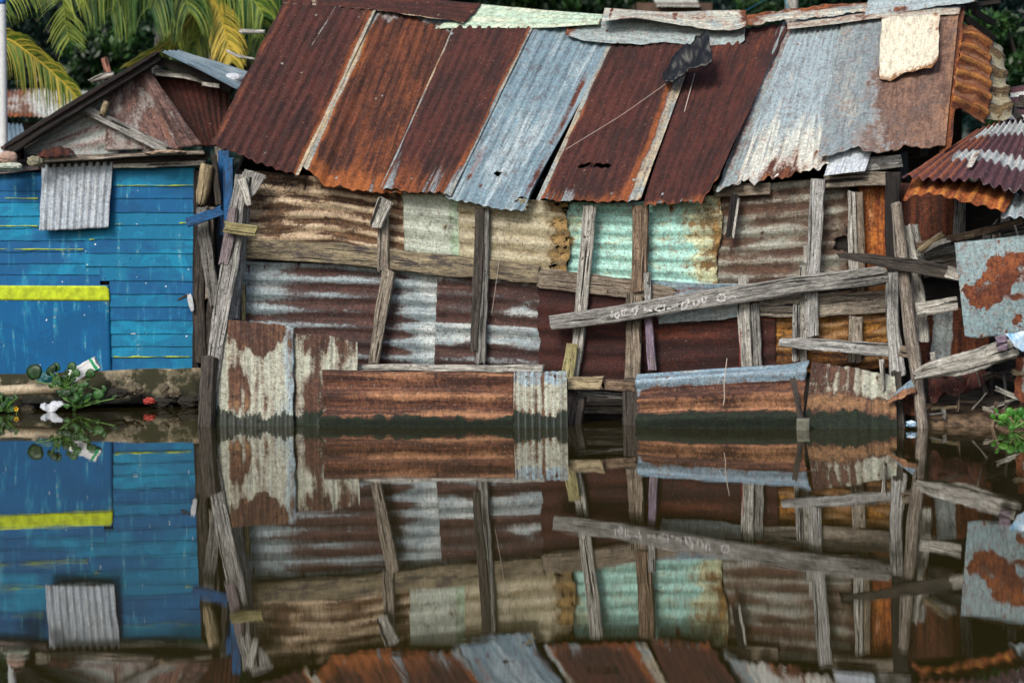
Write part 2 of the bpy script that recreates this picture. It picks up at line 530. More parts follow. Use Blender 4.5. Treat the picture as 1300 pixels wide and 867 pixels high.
def hexa(name, corners, mat, parent=None, sub=8, rough=.02, seed=0, smooth=True, label=None, scale=3.0):
    """a lumpy block from 8 corners (x-, y-, z- first: index = x + 2y + 4z)"""
    c = np.asarray(corners, float).reshape(2, 2, 2, 3)   # z, y, x
    V = []; F_ = []
    g = np.linspace(0, 1, sub + 1)
    vid = {}

    def vert(x, y, z):
        k = (round(x * sub), round(y * sub), round(z * sub))
        if k not in vid:
            p = 0
            for iz, wz in ((0, 1 - z), (1, z)):
                for iy, wy in ((0, 1 - y), (1, y)):
                    for ix, wx in ((0, 1 - x), (1, x)):
                        p = p + c[iz, iy, ix] * wz * wy * wx
            vid[k] = len(V); V.append(p)
        return vid[k]
    for i in range(sub):
        for j in range(sub):
            a, b, a2, b2 = g[i], g[j], g[i + 1], g[j + 1]
            for s, q in ((0, lambda x, y: (x, y, 0)), (1, lambda x, y: (x, y, 1)), (0, lambda x, y: (x, 0, y)), (1, lambda x, y: (x, 1, y)),
                         (0, lambda x, y: (0, x, y)), (1, lambda x, y: (1, x, y))):
                F_.append([vert(*q(a, b)), vert(*q(a2, b)), vert(*q(a2, b2)), vert(*q(a, b2))])
    V = np.array(V)
    ctr = V.mean(0)
    for ax in range(3):
        V[:, ax] += rough * 2 * fb(V[:, (ax + 1) % 3] * scale + 5, V[:, (ax + 2) % 3] * scale + V[:, ax] * scale * .7, seed + ax * 7, 4)
    import bmesh
    o = mk(name, V, F_, mat, parent, uv=np.stack([V[:, 0], V[:, 2]], -1), smooth=smooth)
    bm = bmesh.new(); bm.from_mesh(o.data)
    bmesh.ops.recalc_face_normals(bm, faces=bm.faces); bm.to_mesh(o.data); bm.free()
    if label: o['label'] = label
    return o


def block(name, pl, x0, x1, y0, y1, off, th, mat, parent=None, **kw):
    """lumpy block whose front face fills the pixel box at distance off from the plane"""
    n = pl.n
    a = [pl.at(x0, y1, off), pl.at(x1, y1, off), pl.at(x0, y0, off), pl.at(x1, y0, off)]
    back = -n * th
    cs = [a[0], a[1], a[0] + back, a[1] + back, a[2], a[3], a[2] + back, a[3] + back]
    return hexa(name, cs, mat, parent, **kw)


def quads(name, polys, mat, parent=None, label=None, th=.03, n=None):
    """flat polygons given a thickness"""
    V = []; fs = []
    for P in polys:
        P = np.asarray(P, float)
        nn = np.cross(P[1] - P[0], P[2] - P[0]); nn /= np.linalg.norm(nn)
        k = len(P); b = len(V)
        V += list(P) + list(P - nn * th)
        fs.append(tuple(range(b, b + k))); fs.append(tuple(range(b + 2 * k - 1, b + k - 1, -1)))
        for i in range(k):
            j = (i + 1) % k
            fs.append((b + i, b + k + i, b + k + j, b + j))
    V = np.array(V)
    o = mk(name, V, fs, mat, parent, uv=np.stack([V[:, 0] + V[:, 1], V[:, 2]], -1), smooth=False)
    if label: o['label'] = label
    return o


# ================================================================== MAIN SHACK
shack = empty('rusty_shack', WALL.at(690, 533.5, 0), 'large patchwork shack of rusty corrugated iron with sagging roof, standing in the water', 'shack')
RE, RR = .24, -2.25          # distance of eave and ridge from the wall plane

# ---- roof frame (rafters, purlins) and back slope
EAVE = [(262, 192), (378, 232), (500, 246), (570, 254), (662, 262), (690, 260), (815, 258), (890, 254), (920, 242), (1040, 222), (1195, 198)]
RIDGE = [(358, 8), (480, 22), (577, 44), (680, 42), (778, 50), (882, 58), (1000, 45), (1068, 38), (1220, 22)]


def roof_pt(u, v, drop=.17, extra=0.0):
    e = poly_eval(EAVE, np.array([u]), WALL, RE - .05)[0]
    r = poly_eval(RIDGE, np.array([u]), WALL, RR)[0]
    p = e * (1 - v) + r * v
    return p - np.array([0, 0, drop])


raf = []
for u in np.linspace(.03, .97, 10):
    a, b = roof_pt(u, .16), roof_pt(u, .98)
    s = np.array([math.cos(PSI), -math.sin(PSI), 0]) * .03
    raf.append([a - s, a + s, b + s, b - s])
for v in (.2, .45, .7, .95):
    for i in range(10):
        u0, u1 = i / 10 * .96 + .02, (i + 1) / 10 * .96 + .02
        a, b = roof_pt(u0, v, .15), roof_pt(u1, v, .15)
        a2, b2 = roof_pt(u0, v + .025, .15), roof_pt(u1, v + .025, .15)
        raf.append([a, b, b2, a2])
back_n = -np.array(NW)
us = np.linspace(0, 1, 12)
for i in range(11):
    a, b = roof_pt(us[i], 1, .05), roof_pt(us[i + 1], 1, .05)
    raf.append([b, a, a + back_n * 2.3 + np.array([0, 0, -1.7]), b + back_n * 2.3 + np.array([0, 0, -1.7])])
roof = quads('roof', raf, W_DARK, shack, th=.05)


def rw(r0=.9, nz=.5, g0=.15, edgeL=None, edgeR=None, bot=None, top=None, galv=(), orange=(), seed=0, su=6, sv=2.0, alt=.2):
    """wear for a rusty roof panel: edge strips of bare or orange metal, patches galv / orange as (u0,u1,v0,v1,soft,k)"""
    def f(U, V, C):
        nz1 = fb(U * su, V * sv, seed, 4); nz2 = fb(U * 14, V * 3, seed + 4, 4)
        r = r0 + nz * nz1
        g = g0 + .5 * nz2
        a = alt + .6 * fb(U * 3, V * 3, seed + 8)
        if edgeL: w_ = edgeL * (1 + 1.2 * fb(V * 6, 0 * V, seed + 2)); k = 1 - sm(U, w_ * .6, w_ * 1.4); r = r - .9 * k; g = g + .6 * (1 - sm(U, w_, w_ * 2.0)); a = a + .3 * k
        if edgeR: w_ = edgeR * (1 + 1.2 * fb(V * 6, 0 * V, seed + 3)); k = sm(U, 1 - w_ * 1.4, 1 - w_ * .6); r = r - .9 * k; g = g + .6 * sm(U, 1 - w_ * 2.0, 1 - w_); a = a + .3 * k
        if bot: k = 1 - sm(V + .1 * nz2, 0, bot); g = g + .7 * k; r = r - .75 * k * sm(fb(U * 15, V * 1.5, seed + 6), -.02, .18)
        if top: k = sm(V, 1 - top, 1); r = r - .6 * k
        for (u0, u1, v0, v1, s_, q) in galv: r = r + q * box(U + .04 * nz2, u0, u1, s_) * box(V + .1 * nz1, v0, v1, s_)
        for (u0, u1, v0, v1, s_, q) in orange: g = g + q * box(U + .04 * nz2, u0, u1, s_) * box(V + .1 * nz1, v0, v1, s_)
        return r, g, 0, a
    return f


def jhole(u, v, w, h, seed):
    return lambda U, V: (np.abs(V - v - .3 * h * fb(U * 40, V * 0, seed)) < h * (.2 + .9 * np.abs(fb(U * 30, V * 0, seed + 1)))) & (np.abs(U - u) < w)


def rs(label, mat, bot, top, **kw):
    kw.setdefault('ob', RE); kw.setdefault('ot', RR)
    kw.setdefault('pitch', 12.5); kw.setdefault('buckle', .019)
    if kw.pop('up', True): top = [(x + 5, y - 17) for x, y in top]
    return sheet('roof_sheet', roof, mat, WALL, bot, top, label=label, **kw)


rs('dark maroon roof sheet at the left verge', T_MAROON, [(265, 186), (330, 212), (378, 229)], [(360, 10), (478, 20)], seed=10, lay=.02, rag=(2, 0, 4, 0), amp=.0105,
   wear=lambda U, V, C: (lambda q: (q[0] - .62 * np.exp(-((U - .5 - .22 * (V - .6) - .02 * fb(V * 9, 0 * V, 15)) / .012) ** 2) * sm(V, .3, .8) - .7 * np.exp(-((U - .6 - .1 * (V - .8)) / .012) ** 2) * sm(V, .8, .95), q[1], q[2], q[3] + .3))(rw(1.0, .3, .02, seed=10, orange=[(0, .1, 0, 1, .05, .45), (.86, 1, 0, 1, .06, .35)], edgeR=.035)(U, V, C)))
rs('orange brown rusty roof sheet', T_RUST, [(384, 214), (402, 224), (412, 237), (460, 244), (515, 250)], [(474, 22), (577, 46)], seed=20, lay=.0, rag=(0, 0, 5, 0),
   wear=rw(1.0, .35, .22, seed=20, edgeL=.05, bot=.16, galv=[(.0, .3, .9, 1, .04, -.6), (.5, .95, .93, 1, .03, -.9)], orange=[(.3, .8, .05, .6, .2, .18)]))
rs('dark maroon roof sheet with streaked orange foot', T_MAROON, [(482, 244), (530, 251), (572, 253)], [(575, 44), (678, 42)], seed=30, lay=.024, rag=(0, 0, 5, 0),
   wear=rw(1.0, .3, 0, seed=30, edgeR=.03, edgeL=.015, bot=.34, orange=[(.9, 1, 0, 1, .04, .4)]))
rs('blue grey galvanised roof sheet', T_ZINC, [(564, 252), (600, 262), (664, 271), (672, 245)], [(674, 40), (779, 62)], seed=40, lay=.0, rag=(0, 0, 5, 0), pitch=11.5,
   hole=lambda U, V: jhole(.45, .17, .05, .012, 3)(U, V) | jhole(.83, .06, .05, .02, 7)(U, V),
   wear=lambda U, V, C: (-.15 + .25 * fb(U * 4, V * 3, 41) + .95 * box(U + .05 * fb(V * 6, U, 44), .83, .9, .03) * box(V, .08, .75, .08) * (.55 + 2 * fb(V * 7, U * 3, 42)) + .5 * box(U, .1, .2, .03) * box(V, .1, .3, .05), .3 + .3 * fb(U * 9, V * 4, 43), 0,
                         .25 + .9 * fb(U * 9, V * 1.6, 45) + .25 * box(U, .25, .65, .1) * box(V, .15, .6, .15)))
rs('dark maroon roof sheet with a torn slot near its foot', T_MAROON, [(680, 260), (740, 262), (812, 259)], [(773, 62), (886, 60)], seed=50, lay=.026, rag=(0, 0, 5, 0),
   hole=jhole(.42, .2, .17, .016, 5), wear=rw(1.02, .25, -.02, seed=50, edgeL=.05, edgeR=.11, bot=.14, orange=[(.82, .92, 0, .8, .04, .4)]))
rs('dark brown roof sheet with scuffed top', T_MAROON, [(816, 262), (866, 263), (890, 261), (914, 222)], [(880, 60), (1000, 45)], seed=60, lay=.004, rag=(0, 4, 6, 0),
   wear=rw(1.0, .35, .08, seed=60, bot=.07, orange=[(.55, 1, .72, .8, .05, .3), (.1, .9, .8, 1, .1, .25)], galv=[(.2, .9, .78, .82, .01, -.25)]))
rs('pale zinc strip beside the dark brown roof sheet', T_RIDGE, [(906, 244), (926, 240), (938, 238)], [(984, 44), (1006, 44)], seed=65, lay=-.012, rag=(3, 0, 8, 0), wear=rw(.25, .7, .4, seed=65, bot=.3))
rs('whitish galvanised roof sheet with rusted ragged foot', T_ZINCW, [(926, 243), (960, 241), (1000, 233), (1030, 222), (1052, 214)], [(1004, 44), (1070, 38)], seed=70, lay=.012, rag=(2, 0, 14, 0),
   wear=lambda U, V, C: (-.25 + .3 * fb(U * 4, V * 3, 71) + 1.15 * (1 - sm(V + .25 * fb(U * 7, V * 3, 72), .02, .3)) * (1 - .5 * sm(U, .4, .9)) * (.8 + 1.3 * fb(U * 9, V * 8, 73)), .35 + .5 * fb(U * 8, V * 5, 74), 0,
                         .2 + .8 * fb(U * 8, V * 2, 75) + .6 * (1 - sm(V, .1, .5)) - .4 * sm(V, .6, .9)))
rs('thin grey flashing under the brown roof sheet', T_SHUTTER, [(1046, 222), (1098, 216)], [(1052, 204), (1106, 194)], seed=77, lay=-.02, amp=.001, ob=RE + .02, ot=RE - .2, wear=lambda U, V, C: (-.4, 0, 0, .7 + fb(U * 4, V * 2, 5)))
rs('grey and brown weathered roof sheet', T_GREYRUST, [(1038, 205), (1068, 203), (1090, 196), (1120, 200), (1160, 196), (1200, 192)], [(1066, 38), (1214, 22)], seed=80, lay=.03, buckle=.008, rag=(0, 0, 9, 0), amp=.005, pitch=14,
   wear=lambda U, V, C: (.1 + .55 * sm(U + .35 * fb(U * 5, V * 4, 81), .25, .55) + .5 * fb(U * 6, V * 3, 82), .15 + .4 * fb(U * 7, V * 4, 83) + .4 * sm(U, .88, 1), 0, .3 + fb(U * 6, V * 3, 84)))
rs('cream painted patch with cracked paint', T_CREAM, [(1117, 111), (1132, 112), (1150, 104), (1168, 99), (1184, 98), (1193, 86)], [(1120, 32), (1130, 30), (1150, 28), (1170, 27), (1186, 25), (1196, 24)], seed=90, lay=.085, buckle=.008, rag=(2, 2, 3, 2), amp=.0015, ob=-.9, ot=RR + .34, up=False,
   wear=lambda U, V, C: (-.12 + .75 * (1 - sm(V + .1 * fb(U * 9, V * 9, 91), .0, .16)) + .3 * (np.abs(fb(U * 5, V * 5, 92, 5)) < .02) * (fb(U * 3, V * 3, 95) > -.08) + .35 * sm(U, .75, .95), .5 + .5 * fb(U * 9, V * 9, 93), 0, .1 + .8 * fb(U * 8, V * 8, 94)))
rs('rusty verge strip at the right end', T_RUST, [(1192, 200), (1208, 188)], [(1206, 24), (1222, 24)], seed=95, lay=.004, rag=(0, 4, 8, 0), amp=.003, wear=rw(.8, .5, .5, seed=95))

# ridge caps
def rc(label, mat, bot, top, **kw):
    kw.setdefault('flute', 'h'); kw.setdefault('pitch', 11); kw.setdefault('ob', RR + .16); kw.setdefault('ot', RR - .08)
    return sheet('ridge_cap', roof, mat, WALL, bot, top, label=label, **kw)


rc('maroon rusty ridge cap', T_MAROON, [(358, 9), (470, 17), (592, 35)], [(360, -8), (480, -3), (614, 9)], seed=100, lay=.05, wear=lambda U, V, C: (.95 + .4 * fb(U * 8, V * 3, 101) - .7 * (1 - sm(V, .02, .14)) - .5 * box(U, .15, .19, .01), .05 + .4 * fb(U * 9, V * 3, 103), 0, .8), rag=(2, 4, 2, 0))
rc('pale mint ridge cap', T_MINTRIDGE, [(548, 40), (592, 40), (700, 39), (762, 34)], [(606, 8), (690, 16), (768, 22)], seed=110, lay=.035, amp=.006, wear=lambda U, V, C: (-.25 + .4 * fb(U * 8, V * 5, 111) + .6 * sm(U, .96, 1), .4, 0, .5 + fb(U * 5, V * 5, 112)), rag=(3, 3, 2, 0))
rc('grey lower flap of the ridge', T_RIDGE, [(716, 50), (735, 57), (800, 60), (870, 62), (935, 64), (946, 55)], [(722, 30), (800, 26), (880, 30), (948, 28)], seed=120, lay=.045, amp=.006, wear=lambda U, V, C: (-.05 + .5 * fb(U * 10, V * 4, 121) + .6 * (1 - sm(U, .0, .1)), .3, 0, .2 + fb(U * 9, V * 4, 122)), rag=(3, 3, 3, 0), ob=RR + .24, ot=RR - .02)
rc('crumpled pale grey ridge cap with rusted tears', T_RIDGE, [(762, 38), (785, 34), (805, 31), (830, 33), (860, 40), (900, 47), (925, 49), (950, 42)], [(766, 20), (850, 24), (948, 23)], seed=130, lay=.075, amp=.008, buckle=.025, ob=RR + .27, wear=lambda U, V, C: (.12 + .7 * fb(U * 9, V * 4, 131) + .5 * box(U, .1, .35, .05) * (1 - sm(V, .0, .3)) + .5 * sm(U, .92, 1), .3, 0, .7 + fb(U * 9, V * 4, 132)), rag=(3, 3, 3, 0))
rc('rust edged pale ridge cap', T_RIDGE, [(946, 44), (1000, 36), (1050, 30), (1102, 26)], [(940, 28), (1000, 17), (1108, 6)], seed=140, lay=.07, amp=.006, buckle=.02, wear=lambda U, V, C: (.2 + .7 * fb(U * 9, V * 4, 141) + .45 * sm(V, .55, .95) + .4 * (1 - sm(U, 0, .2)), .5, 0, .6 + fb(U * 9, V * 4, 142)), rag=(3, 2, 5, 3))
rc('thin cream under strip of the ridge', T_RIDGE, [(1000, 42), (1060, 36), (1130, 27), (1218, 24)], [(1000, 34), (1060, 28), (1130, 18), (1220, 14)], seed=150, lay=.045, amp=.002, ob=RR + .28, ot=RR + .1, wear=lambda U, V, C: (.25 + .8 * fb(U * 9, V * 2, 151), .4, 0, .9))
rc('blue white corrugated ridge cap', T_ZINCW, [(1098, 31), (1150, 24), (1200, 17), (1240, 12)], [(1102, 8), (1170, 0), (1243, -8)], seed=160, lay=.09, amp=.009, pitch=9, wear=lambda U, V, C: (.0 + .6 * fb(U * 8, V * 4, 161) + .5 * box(U, .26, .38, .02) * box(V, .05, .3, .05) + .6 * sm(U, .93, 1), .4, 0, .1 + fb(U * 7, V * 3, 162) + .25 * C), rag=(3, 3, 3, 2))

# orange gable end hanging at the right
sheet('gable_sheet', roof, T_ORANGE, WALL, [(1206, 138, -.1), (1230, 148, -.6), (1256, 158, -1.0)], [(1219, 30, -2.0), (1240, 32, -2.4), (1260, 46, -2.7)], 'h', 17, .015, seed=170, buckle=.05, rag=(2, 3, 6, 2), label='orange rusted gable sheet',
      wear=lambda U, V, C: (.75 + .3 * C + .5 * fb(U * 4, V * 5, 171), .35 + .35 * C + .5 * fb(U * 5, V * 6, 172), 0, .4))
sheet('gable_sheet', roof, T_KHAKI, WALL, [(1250, 156, -1.1), (1272, 158, -1.3), (1288, 148, -1.6)], [(1254, 46, -2.6), (1270, 58, -2.7), (1276, 64, -2.8)], 'h', 22, .022, seed=180, buckle=.06, rag=(3, 6, 6, 2), label='dull olive curled gable sheet',
      wear=lambda U, V, C: (.35 + .4 * C + .7 * fb(U * 4, V * 4, 181), .3, 0, .4 + .5 * C))
for pts, s_ in (([(1225, 22, 9, -2.2), (1262, 52, 10, -2.6)], 1), ([(1236, 14, 9, -2.3), (1262, 30, 7, -2.7)], 2), ([(1222, 10, 6, -2.35), (1272, 2, 5, -2.4)], 3), ([(1277, 128, 8, -2.0), (1296, 152, 8, -1.6)], 4)):
    beam('gable_board', roof, W_BLACK, WALL, pts, th=.05, seed=s_)

# ---- walls: near-black front lining standing in for interior shade, then side and back walls
lin = []
WT = [(300, 215), (378, 232), (500, 243), (662, 254), (815, 255), (890, 250), (1000, 230), (1140, 212)]
for i in range(len(WT) - 1):
    a, b = WT[i], WT[i + 1]
    pa, pb = WALL.at(*a, -.1), WALL.at(*b, -.1)
    lin.append([np.array([pa[0], pa[1], -.4]), np.array([pb[0], pb[1], -.4]), pb, pa])
A0, A1 = WALL.at(300, 215, -.1), WALL.at(1140, 212, -.1)
for p, q in ((A0, roof_pt(.05, 1, .1)), (A1, roof_pt(.95, 1, .1))):
    g0 = np.array([p[0], p[1], -.4]); r = np.array([p[0], p[1], 0]) + back_n * 2.1; r[2] = q[2] - .05
    bk = np.array([p[0], p[1], p[2]]) + back_n * 4.3; bg = bk.copy(); bg[2] = -.4
    lin.append([g0, p, r, bk, bg])
b0, b1 = A0 + back_n * 4.3, A1 + back_n * 4.3
lin.append([np.array([b1[0], b1[1], -.4]), np.array([b0[0], b0[1], -.4]), b0, b1])
wall = quads('wall', lin, W_BLACK, shack, th=.03)


def ws(label, mat, bot, top, **kw):
    kw.setdefault('flute', 'h'); kw.setdefault('pitch', 17); kw.setdefault('amp', .0105)
    return sheet('wall_sheet', wall, mat, WALL, bot, top, label=label, **kw)


def bands(r0, kc, nz, seed, su=3, sv=10, g=.1, extra=None, alt=.3):
    def f(U, V, C):
        r = r0 + kc * C * (1 + 2.2 * fb(U * 4, V * 4, seed + 7)) + nz * fb(U * su, V * sv, seed, 5)
        a = alt + .8 * fb(U * su, V * sv, seed + 3)
        gg = g + .4 * fb(U * su * 2, V * sv, seed + 5)
        al = 0 * U
        if extra: r, gg, al, a = extra(U, V, C, r, gg, al, a)
        return r, gg, al, a
    return f


ws('tan sheet with dark rust dashes', T_TAN, [(306, 316), (420, 312), (518, 335)], [(318, 216), (400, 224), (518, 238)], seed=200, rag=(0, 5, 0, 0), pitch=16, wear=bands(.42, -.2, 1.3, 201, 5, 14, .25))
ws('pale green grey sheet', T_GREENW, [(514, 330), (590, 338), (620, 340)], [(512, 240), (620, 250)], seed=210, lay=.032, rag=(2, 0, 0, 0), pitch=22, amp=.008, wear=bands(-.1, -.12, .5, 211, 3, 8, .3, lambda U, V, C, r, g, al, a: (r, g, .5 * box(U, .52, .62, .03) * .9 * (.8 + fb(U * 5, V * 5, 3)), a - .2 + .6 * sm(U, .5, .62))))
ws('khaki sheet with perforated right edge', T_KHAKI, [(585, 338), (660, 345), (728, 348)], [(583, 246), (728, 258)], seed=220, lay=.056, rag=(0, 9, 0, 0), pitch=20, amp=.009,
   hole=lambda U, V: (fb(U * 30, V * 22, 226, 3) > .24) & (U > .8),
   wear=bands(.0, -.15, .6, 221, 3, 8, .6, lambda U, V, C, r, g, al, a: (r + .55 * sm(U, .7, .9), g + .3 * sm(U, .7, .9), al, a + .4 * box(U, .15, .42, .03) * box(V, .35, .75, .05))))
ws('turquoise sheet rusting at its right edge', T_MINT, [(716, 348), (800, 354), (916, 362)], [(716, 256), (800, 257), (920, 246)], seed=230, lay=.0, rag=(8, 7, 0, 0), pitch=17, amp=.010,
   wear=bands(.0, -.1, .7, 231, 3, 8, .65, lambda U, V, C, r, g, al, a: (r + .36 * sm(U + .2 * fb(U * 6, V * 6, 9), .66, .95) + .4 * fb(U * 24, V * 16, 12) * sm(U, .5, .8) + .5 * box(U, .02, .09, .02) * box(V, .4, .5, .02), g, al, a - .1 + .8 * sm(U, .7, 1) + .2 * box(V, .4, .8, .2))))
ws('grey brown striped sheet', T_GREYSTRIPE, [(908, 366), (1000, 364), (1085, 362)], [(916, 240), (1000, 230), (1085, 224)], seed=240, lay=-.03, rag=(0, 12, 0, 0), pitch=19,
   hole=lambda U, V: ((U > .86) & (np.abs(V - .38 + .05 * fb(U * 20, V, 8)) < .06)), wear=bands(.36, -.14, 1.1, 241, 2.5, 9, .1, lambda U, V, C, r, g, al, a: (r + .4 * sm(U, .86, 1), g, al, a + .35 * C)))
ws('orange rust streaked upright sheet', T_ORANGE, [(1088, 345), (1128, 345)], [(1090, 234), (1128, 230)], seed=250, flute='v', pitch=22, amp=.006, lay=-.03, wear=lambda U, V, C: (.7 + .8 * fb(U * 6, V * 1.5, 251), .4 + .6 * fb(U * 8, V * 1.2, 252), 0, .3))
ws('grey sheet with maroon rust bands', T_BAND, [(306, 466), (440, 466), (556, 470)], [(308, 332), (440, 336), (562, 345)], seed=260, lay=-.004, rag=(0, 1.5, 0, 0), pitch=19, amp=.013,
   wear=bands(.34, -.3, .8, 261, 2.2, 7, .1, lambda U, V, C, r, g, al, a: (r + .25 * box(U, .25, .75, .1) - .75 * sm(U + .2 * fb(U * 4, V * 9, 5), .8, .95) - .25 * sm(V, .78, .9) + .15 * (1 - sm(V, .2, .7)) - .35 * (1 - sm(U, .05, .25)) * sm(V, .4, .6), g, al, a - .15 + .5 * sm(U, .82, .95))))
ws('maroon sheet with grey zinc bands', T_BAND, [(552, 470), (620, 472), (702, 478)], [(556, 348), (640, 352), (702, 362)], seed=270, lay=.03, pitch=20, amp=.013,
   wear=bands(.72, -.2, .9, 271, 2.5, 7, .15, lambda U, V, C, r, g, al, a: (r - .85 * box(V + .06 * fb(U * 3, V, 4), .32, .5, .04) - .5 * box(V, .66, .76, .03) * (1 - sm(U, .3, .5)) - .5 * box(U + .3 * fb(V * 9, U * 4, 3), .6, .97, .1) * box(V + .1 * fb(U * 9, V, 6), .62, .74, .06), g, al, a + .2)))
ws('dark maroon lower wall sheet', T_DARK, [(686, 482), (740, 486), (812, 486)], [(676, 358), (740, 366), (812, 372)], seed=280, lay=.058, rag=(9, 0, 0, 0), pitch=24, amp=.011, wear=bands(.95, -.1, .5, 281, 2, 6, .02))
ws('dark brown lower wall sheet', T_DARK, [(806, 480), (880, 474), (985, 466)], [(806, 368), (880, 366), (985, 376)], seed=290, lay=.03, pitch=24, amp=.009, wear=bands(.95, -.1, .45, 291, 2, 6, .25, lambda U, V, C, r, g, al, a: (r, g + .25 * sm(V, .3, .7), al, a)))
ws('silvery strip over the dark wall', T_ZINC, [(815, 374), (900, 374), (985, 372)], [(815, 356), (900, 360), (985, 360)], seed=295, lay=.065, pitch=20, amp=.006, wear=bands(.05, -.2, .5, 296, 4, 3))
ws('pale board strip under the brace', T_RIDGE, [(834, 412), (880, 410), (942, 404)], [(834, 396), (880, 388), (942, 384)], seed=297, lay=.075, pitch=40, amp=.002, rag=(4, 0, 2, 0), wear=bands(-.2, 0, .5, 298, 4, 3))
ws('golden rusted ragged sheet', T_GOLD, [(976, 470), (1060, 474), (1132, 466)], [(976, 372), (1060, 372), (1132, 360)], seed=300, lay=.0, rag=(6, 0, 0, 0), pitch=16, amp=.010, wear=bands(.5, -.25, 1.2, 301, 5, 12, .65, lambda U, V, C, r, g, al, a: (r + .5 * sm(V, .8, 1) + .4 * (1 - sm(V, .1, .35)), g - .7 * sm(V, .78, .95) - .5 * (1 - sm(V, .1, .35)), al, a)))

# ---- rails, posts, braces
def pb(name, mat, pts, label=None, **kw):
    return beam(name, shack, mat, WALL, pts, label=label, **kw)


pb('rail', W_LICHEN, [(308, 315, 25), (420, 321, 26), (560, 336, 26), (686, 349, 22)], 'lichen stained long rail', off=.08, th=.04, seed=401)
pb('rail', W_BROWN, [(682, 352, 24), (760, 362, 25), (858, 374, 16)], 'brown rail sloping down under the turquoise sheet', off=.09, th=.04, seed=402, endjag=.06)
pb('rail', W_BROWN, [(962, 389, 27), (1050, 387, 28), (1130, 382, 26)], 'thick weathered rail at the right', off=.06, th=.05, seed=403)
pb('rail', W_BROWN, [(812, 383, 8), (945, 378, 8)], off=.075, th=.03, seed=404)
pb('rail', W_PALE, [(452, 466, 7, .3), (560, 467, 8, .3), (692, 468, 9, .3)], 'pale ledge along the top of the brown skirt', th=.1, seed=405)
pb('rail', W_ROT, [(720, 486, 16, .42), (768, 486, 17, .42)], 'short rotten rail with a charred end', th=.08, seed=406, endjag=.05)
pb('rail', W_BROWN, [(766, 489, 14, .36), (808, 490, 14, .36)], th=.07, seed=407)
pb('rail', W_GREY, [(732, 499, 6, .3), (806, 504, 7, .3)], th=.05, seed=408)
pb('rail', W_DARK, [(730, 508, 6, .05), (806, 508, 8, .05)], th=.05, seed=409)
pb('rail', W_DARK, [(730, 520, 10, .0), (806, 521, 10, .0)], th=.05, seed=410)
pb('eave_beam', W_BROWN, [(905, 243, 15), (980, 240, 15)], off=.03, th=.06, seed=411)
pb('eave_beam', W_BROWN, [(1044, 231, 17), (1090, 228, 18), (1130, 228, 17)], 'weathered beam under the grey brown roof sheet', off=.08, th=.08, seed=412)
pb('eave_beam', W_GREY, [(1096, 210, 18, .05), (1146, 204, 16, .05)], th=.08, seed=413)

pb('post', W_GREY, [(311, 222, 22, .2), (303, 262, 20, .22), (297, 300, 22, .25), (284, 390, 22, .35), (272, 470, 18, .55), (266, 500, 16, .62)], 'leaning split corner post', th=.1, seed=420, jit=.2)
pb('post', W_DARK, [(267, 452, 17, .62), (263, 500, 18, .7), (262, 552, 18, .75)], 'wet dark foot of the corner post', th=.12, seed=421, jit=.1)
pb('post', W_PURPLE, [(297, 262, 11, .3), (291, 305, 15, .32), (284, 338, 13, .33)], 'purple faded splint on the corner post', th=.05, seed=422)
pb('post', W_PALE, [(306, 225, 12, .29), (316, 262, 8, .29)], th=.03, seed=423)
pb('post', W_GREY, [(324, 218, 30, .21), (318, 236, 24, .21), (309, 258, 8, .21)], 'broad splintered wedge board at the eave', th=.05, seed=424, jit=.3)
pb('post', W_GREY, [(310, 262, 14, .13), (303, 330, 16, .13), (296, 406, 15, .15)], th=.06, seed=425)
pb('post', W_YELLOW, [(310, 360, 4, .1), (309, 408, 4, .1)], th=.03, seed=426)
pb('cleat', W_YELLOW, [(283, 287, 14), (328, 294, 14)], 'short pale cleat nailed across two posts', off=.4, th=.03, seed=427, jit=.05)
pb('post', W_BROWN, [(486, 262, 13), (487, 346, 15)], off=.11, th=.06, seed=430)
pb('post', W_GREY, [(494, 342, 16), (484, 400, 15), (474, 463, 13)], off=.13, th=.07, seed=431)
pb('post', W_PALE, [(490, 252, 20), (476, 290, 17)], 'short splinter stub hanging at the eave', off=.2, th=.05, seed=432, jit=.2, endjag=.04)
pb('post', W_DARK, [(610, 264, 12), (607, 360, 12), (602, 448, 9)], 'blackened board of a double post', off=.13, th=.06, seed=433)
pb('post', W_GREY, [(618, 264, 8), (616, 340, 10), (610, 463, 14)], off=.11, th=.06, seed=434)
pb('post', W_PALE, [(750, 260, 16), (742, 345, 16), (735, 420, 15), (728, 478, 14)], off=.12, th=.06, seed=435)
pb('post', W_YELLOW, [(727, 436, 15, .2), (720, 482, 16, .22)], 'short yellowed stub with nail holes', th=.04, seed=436, jit=.06)
pb('post', W_BROWN, [(814, 258, 20), (811, 372, 20)], off=.11, th=.07, seed=437)
pb('post', W_BROWN, [(806, 372, 22), (804, 420, 20), (803, 486, 18, .2)], off=.10, th=.07, seed=438)
pb('post', W_DARK, [(800, 480, 22, .3), (802, 552, 20, .45)], 'wet dark foot of the brown post', th=.1, seed=439)
pb('post', W_DARK, [(738, 495, 14, .25), (728, 552, 18, .4)], 'wet dark foot beside the pale skirt sheet', th=.1, seed=440)
pb('post', W_GREY, [(822, 345, 9), (824, 395, 9)], off=.15, th=.05, seed=441)
pb('post', W_MAUVE, [(823, 400, 10), (829, 472, 11)], 'mauve painted slat', off=.14, th=.05, seed=442, jit=.05)
pb('post', W_PALE, [(944, 352, 13), (945, 410, 15), (949, 468, 14)], off=.13, th=.05, seed=443)
pb('post', W_GREY, [(959, 384, 11), (961, 468, 13)], off=.1, th=.05, seed=444)
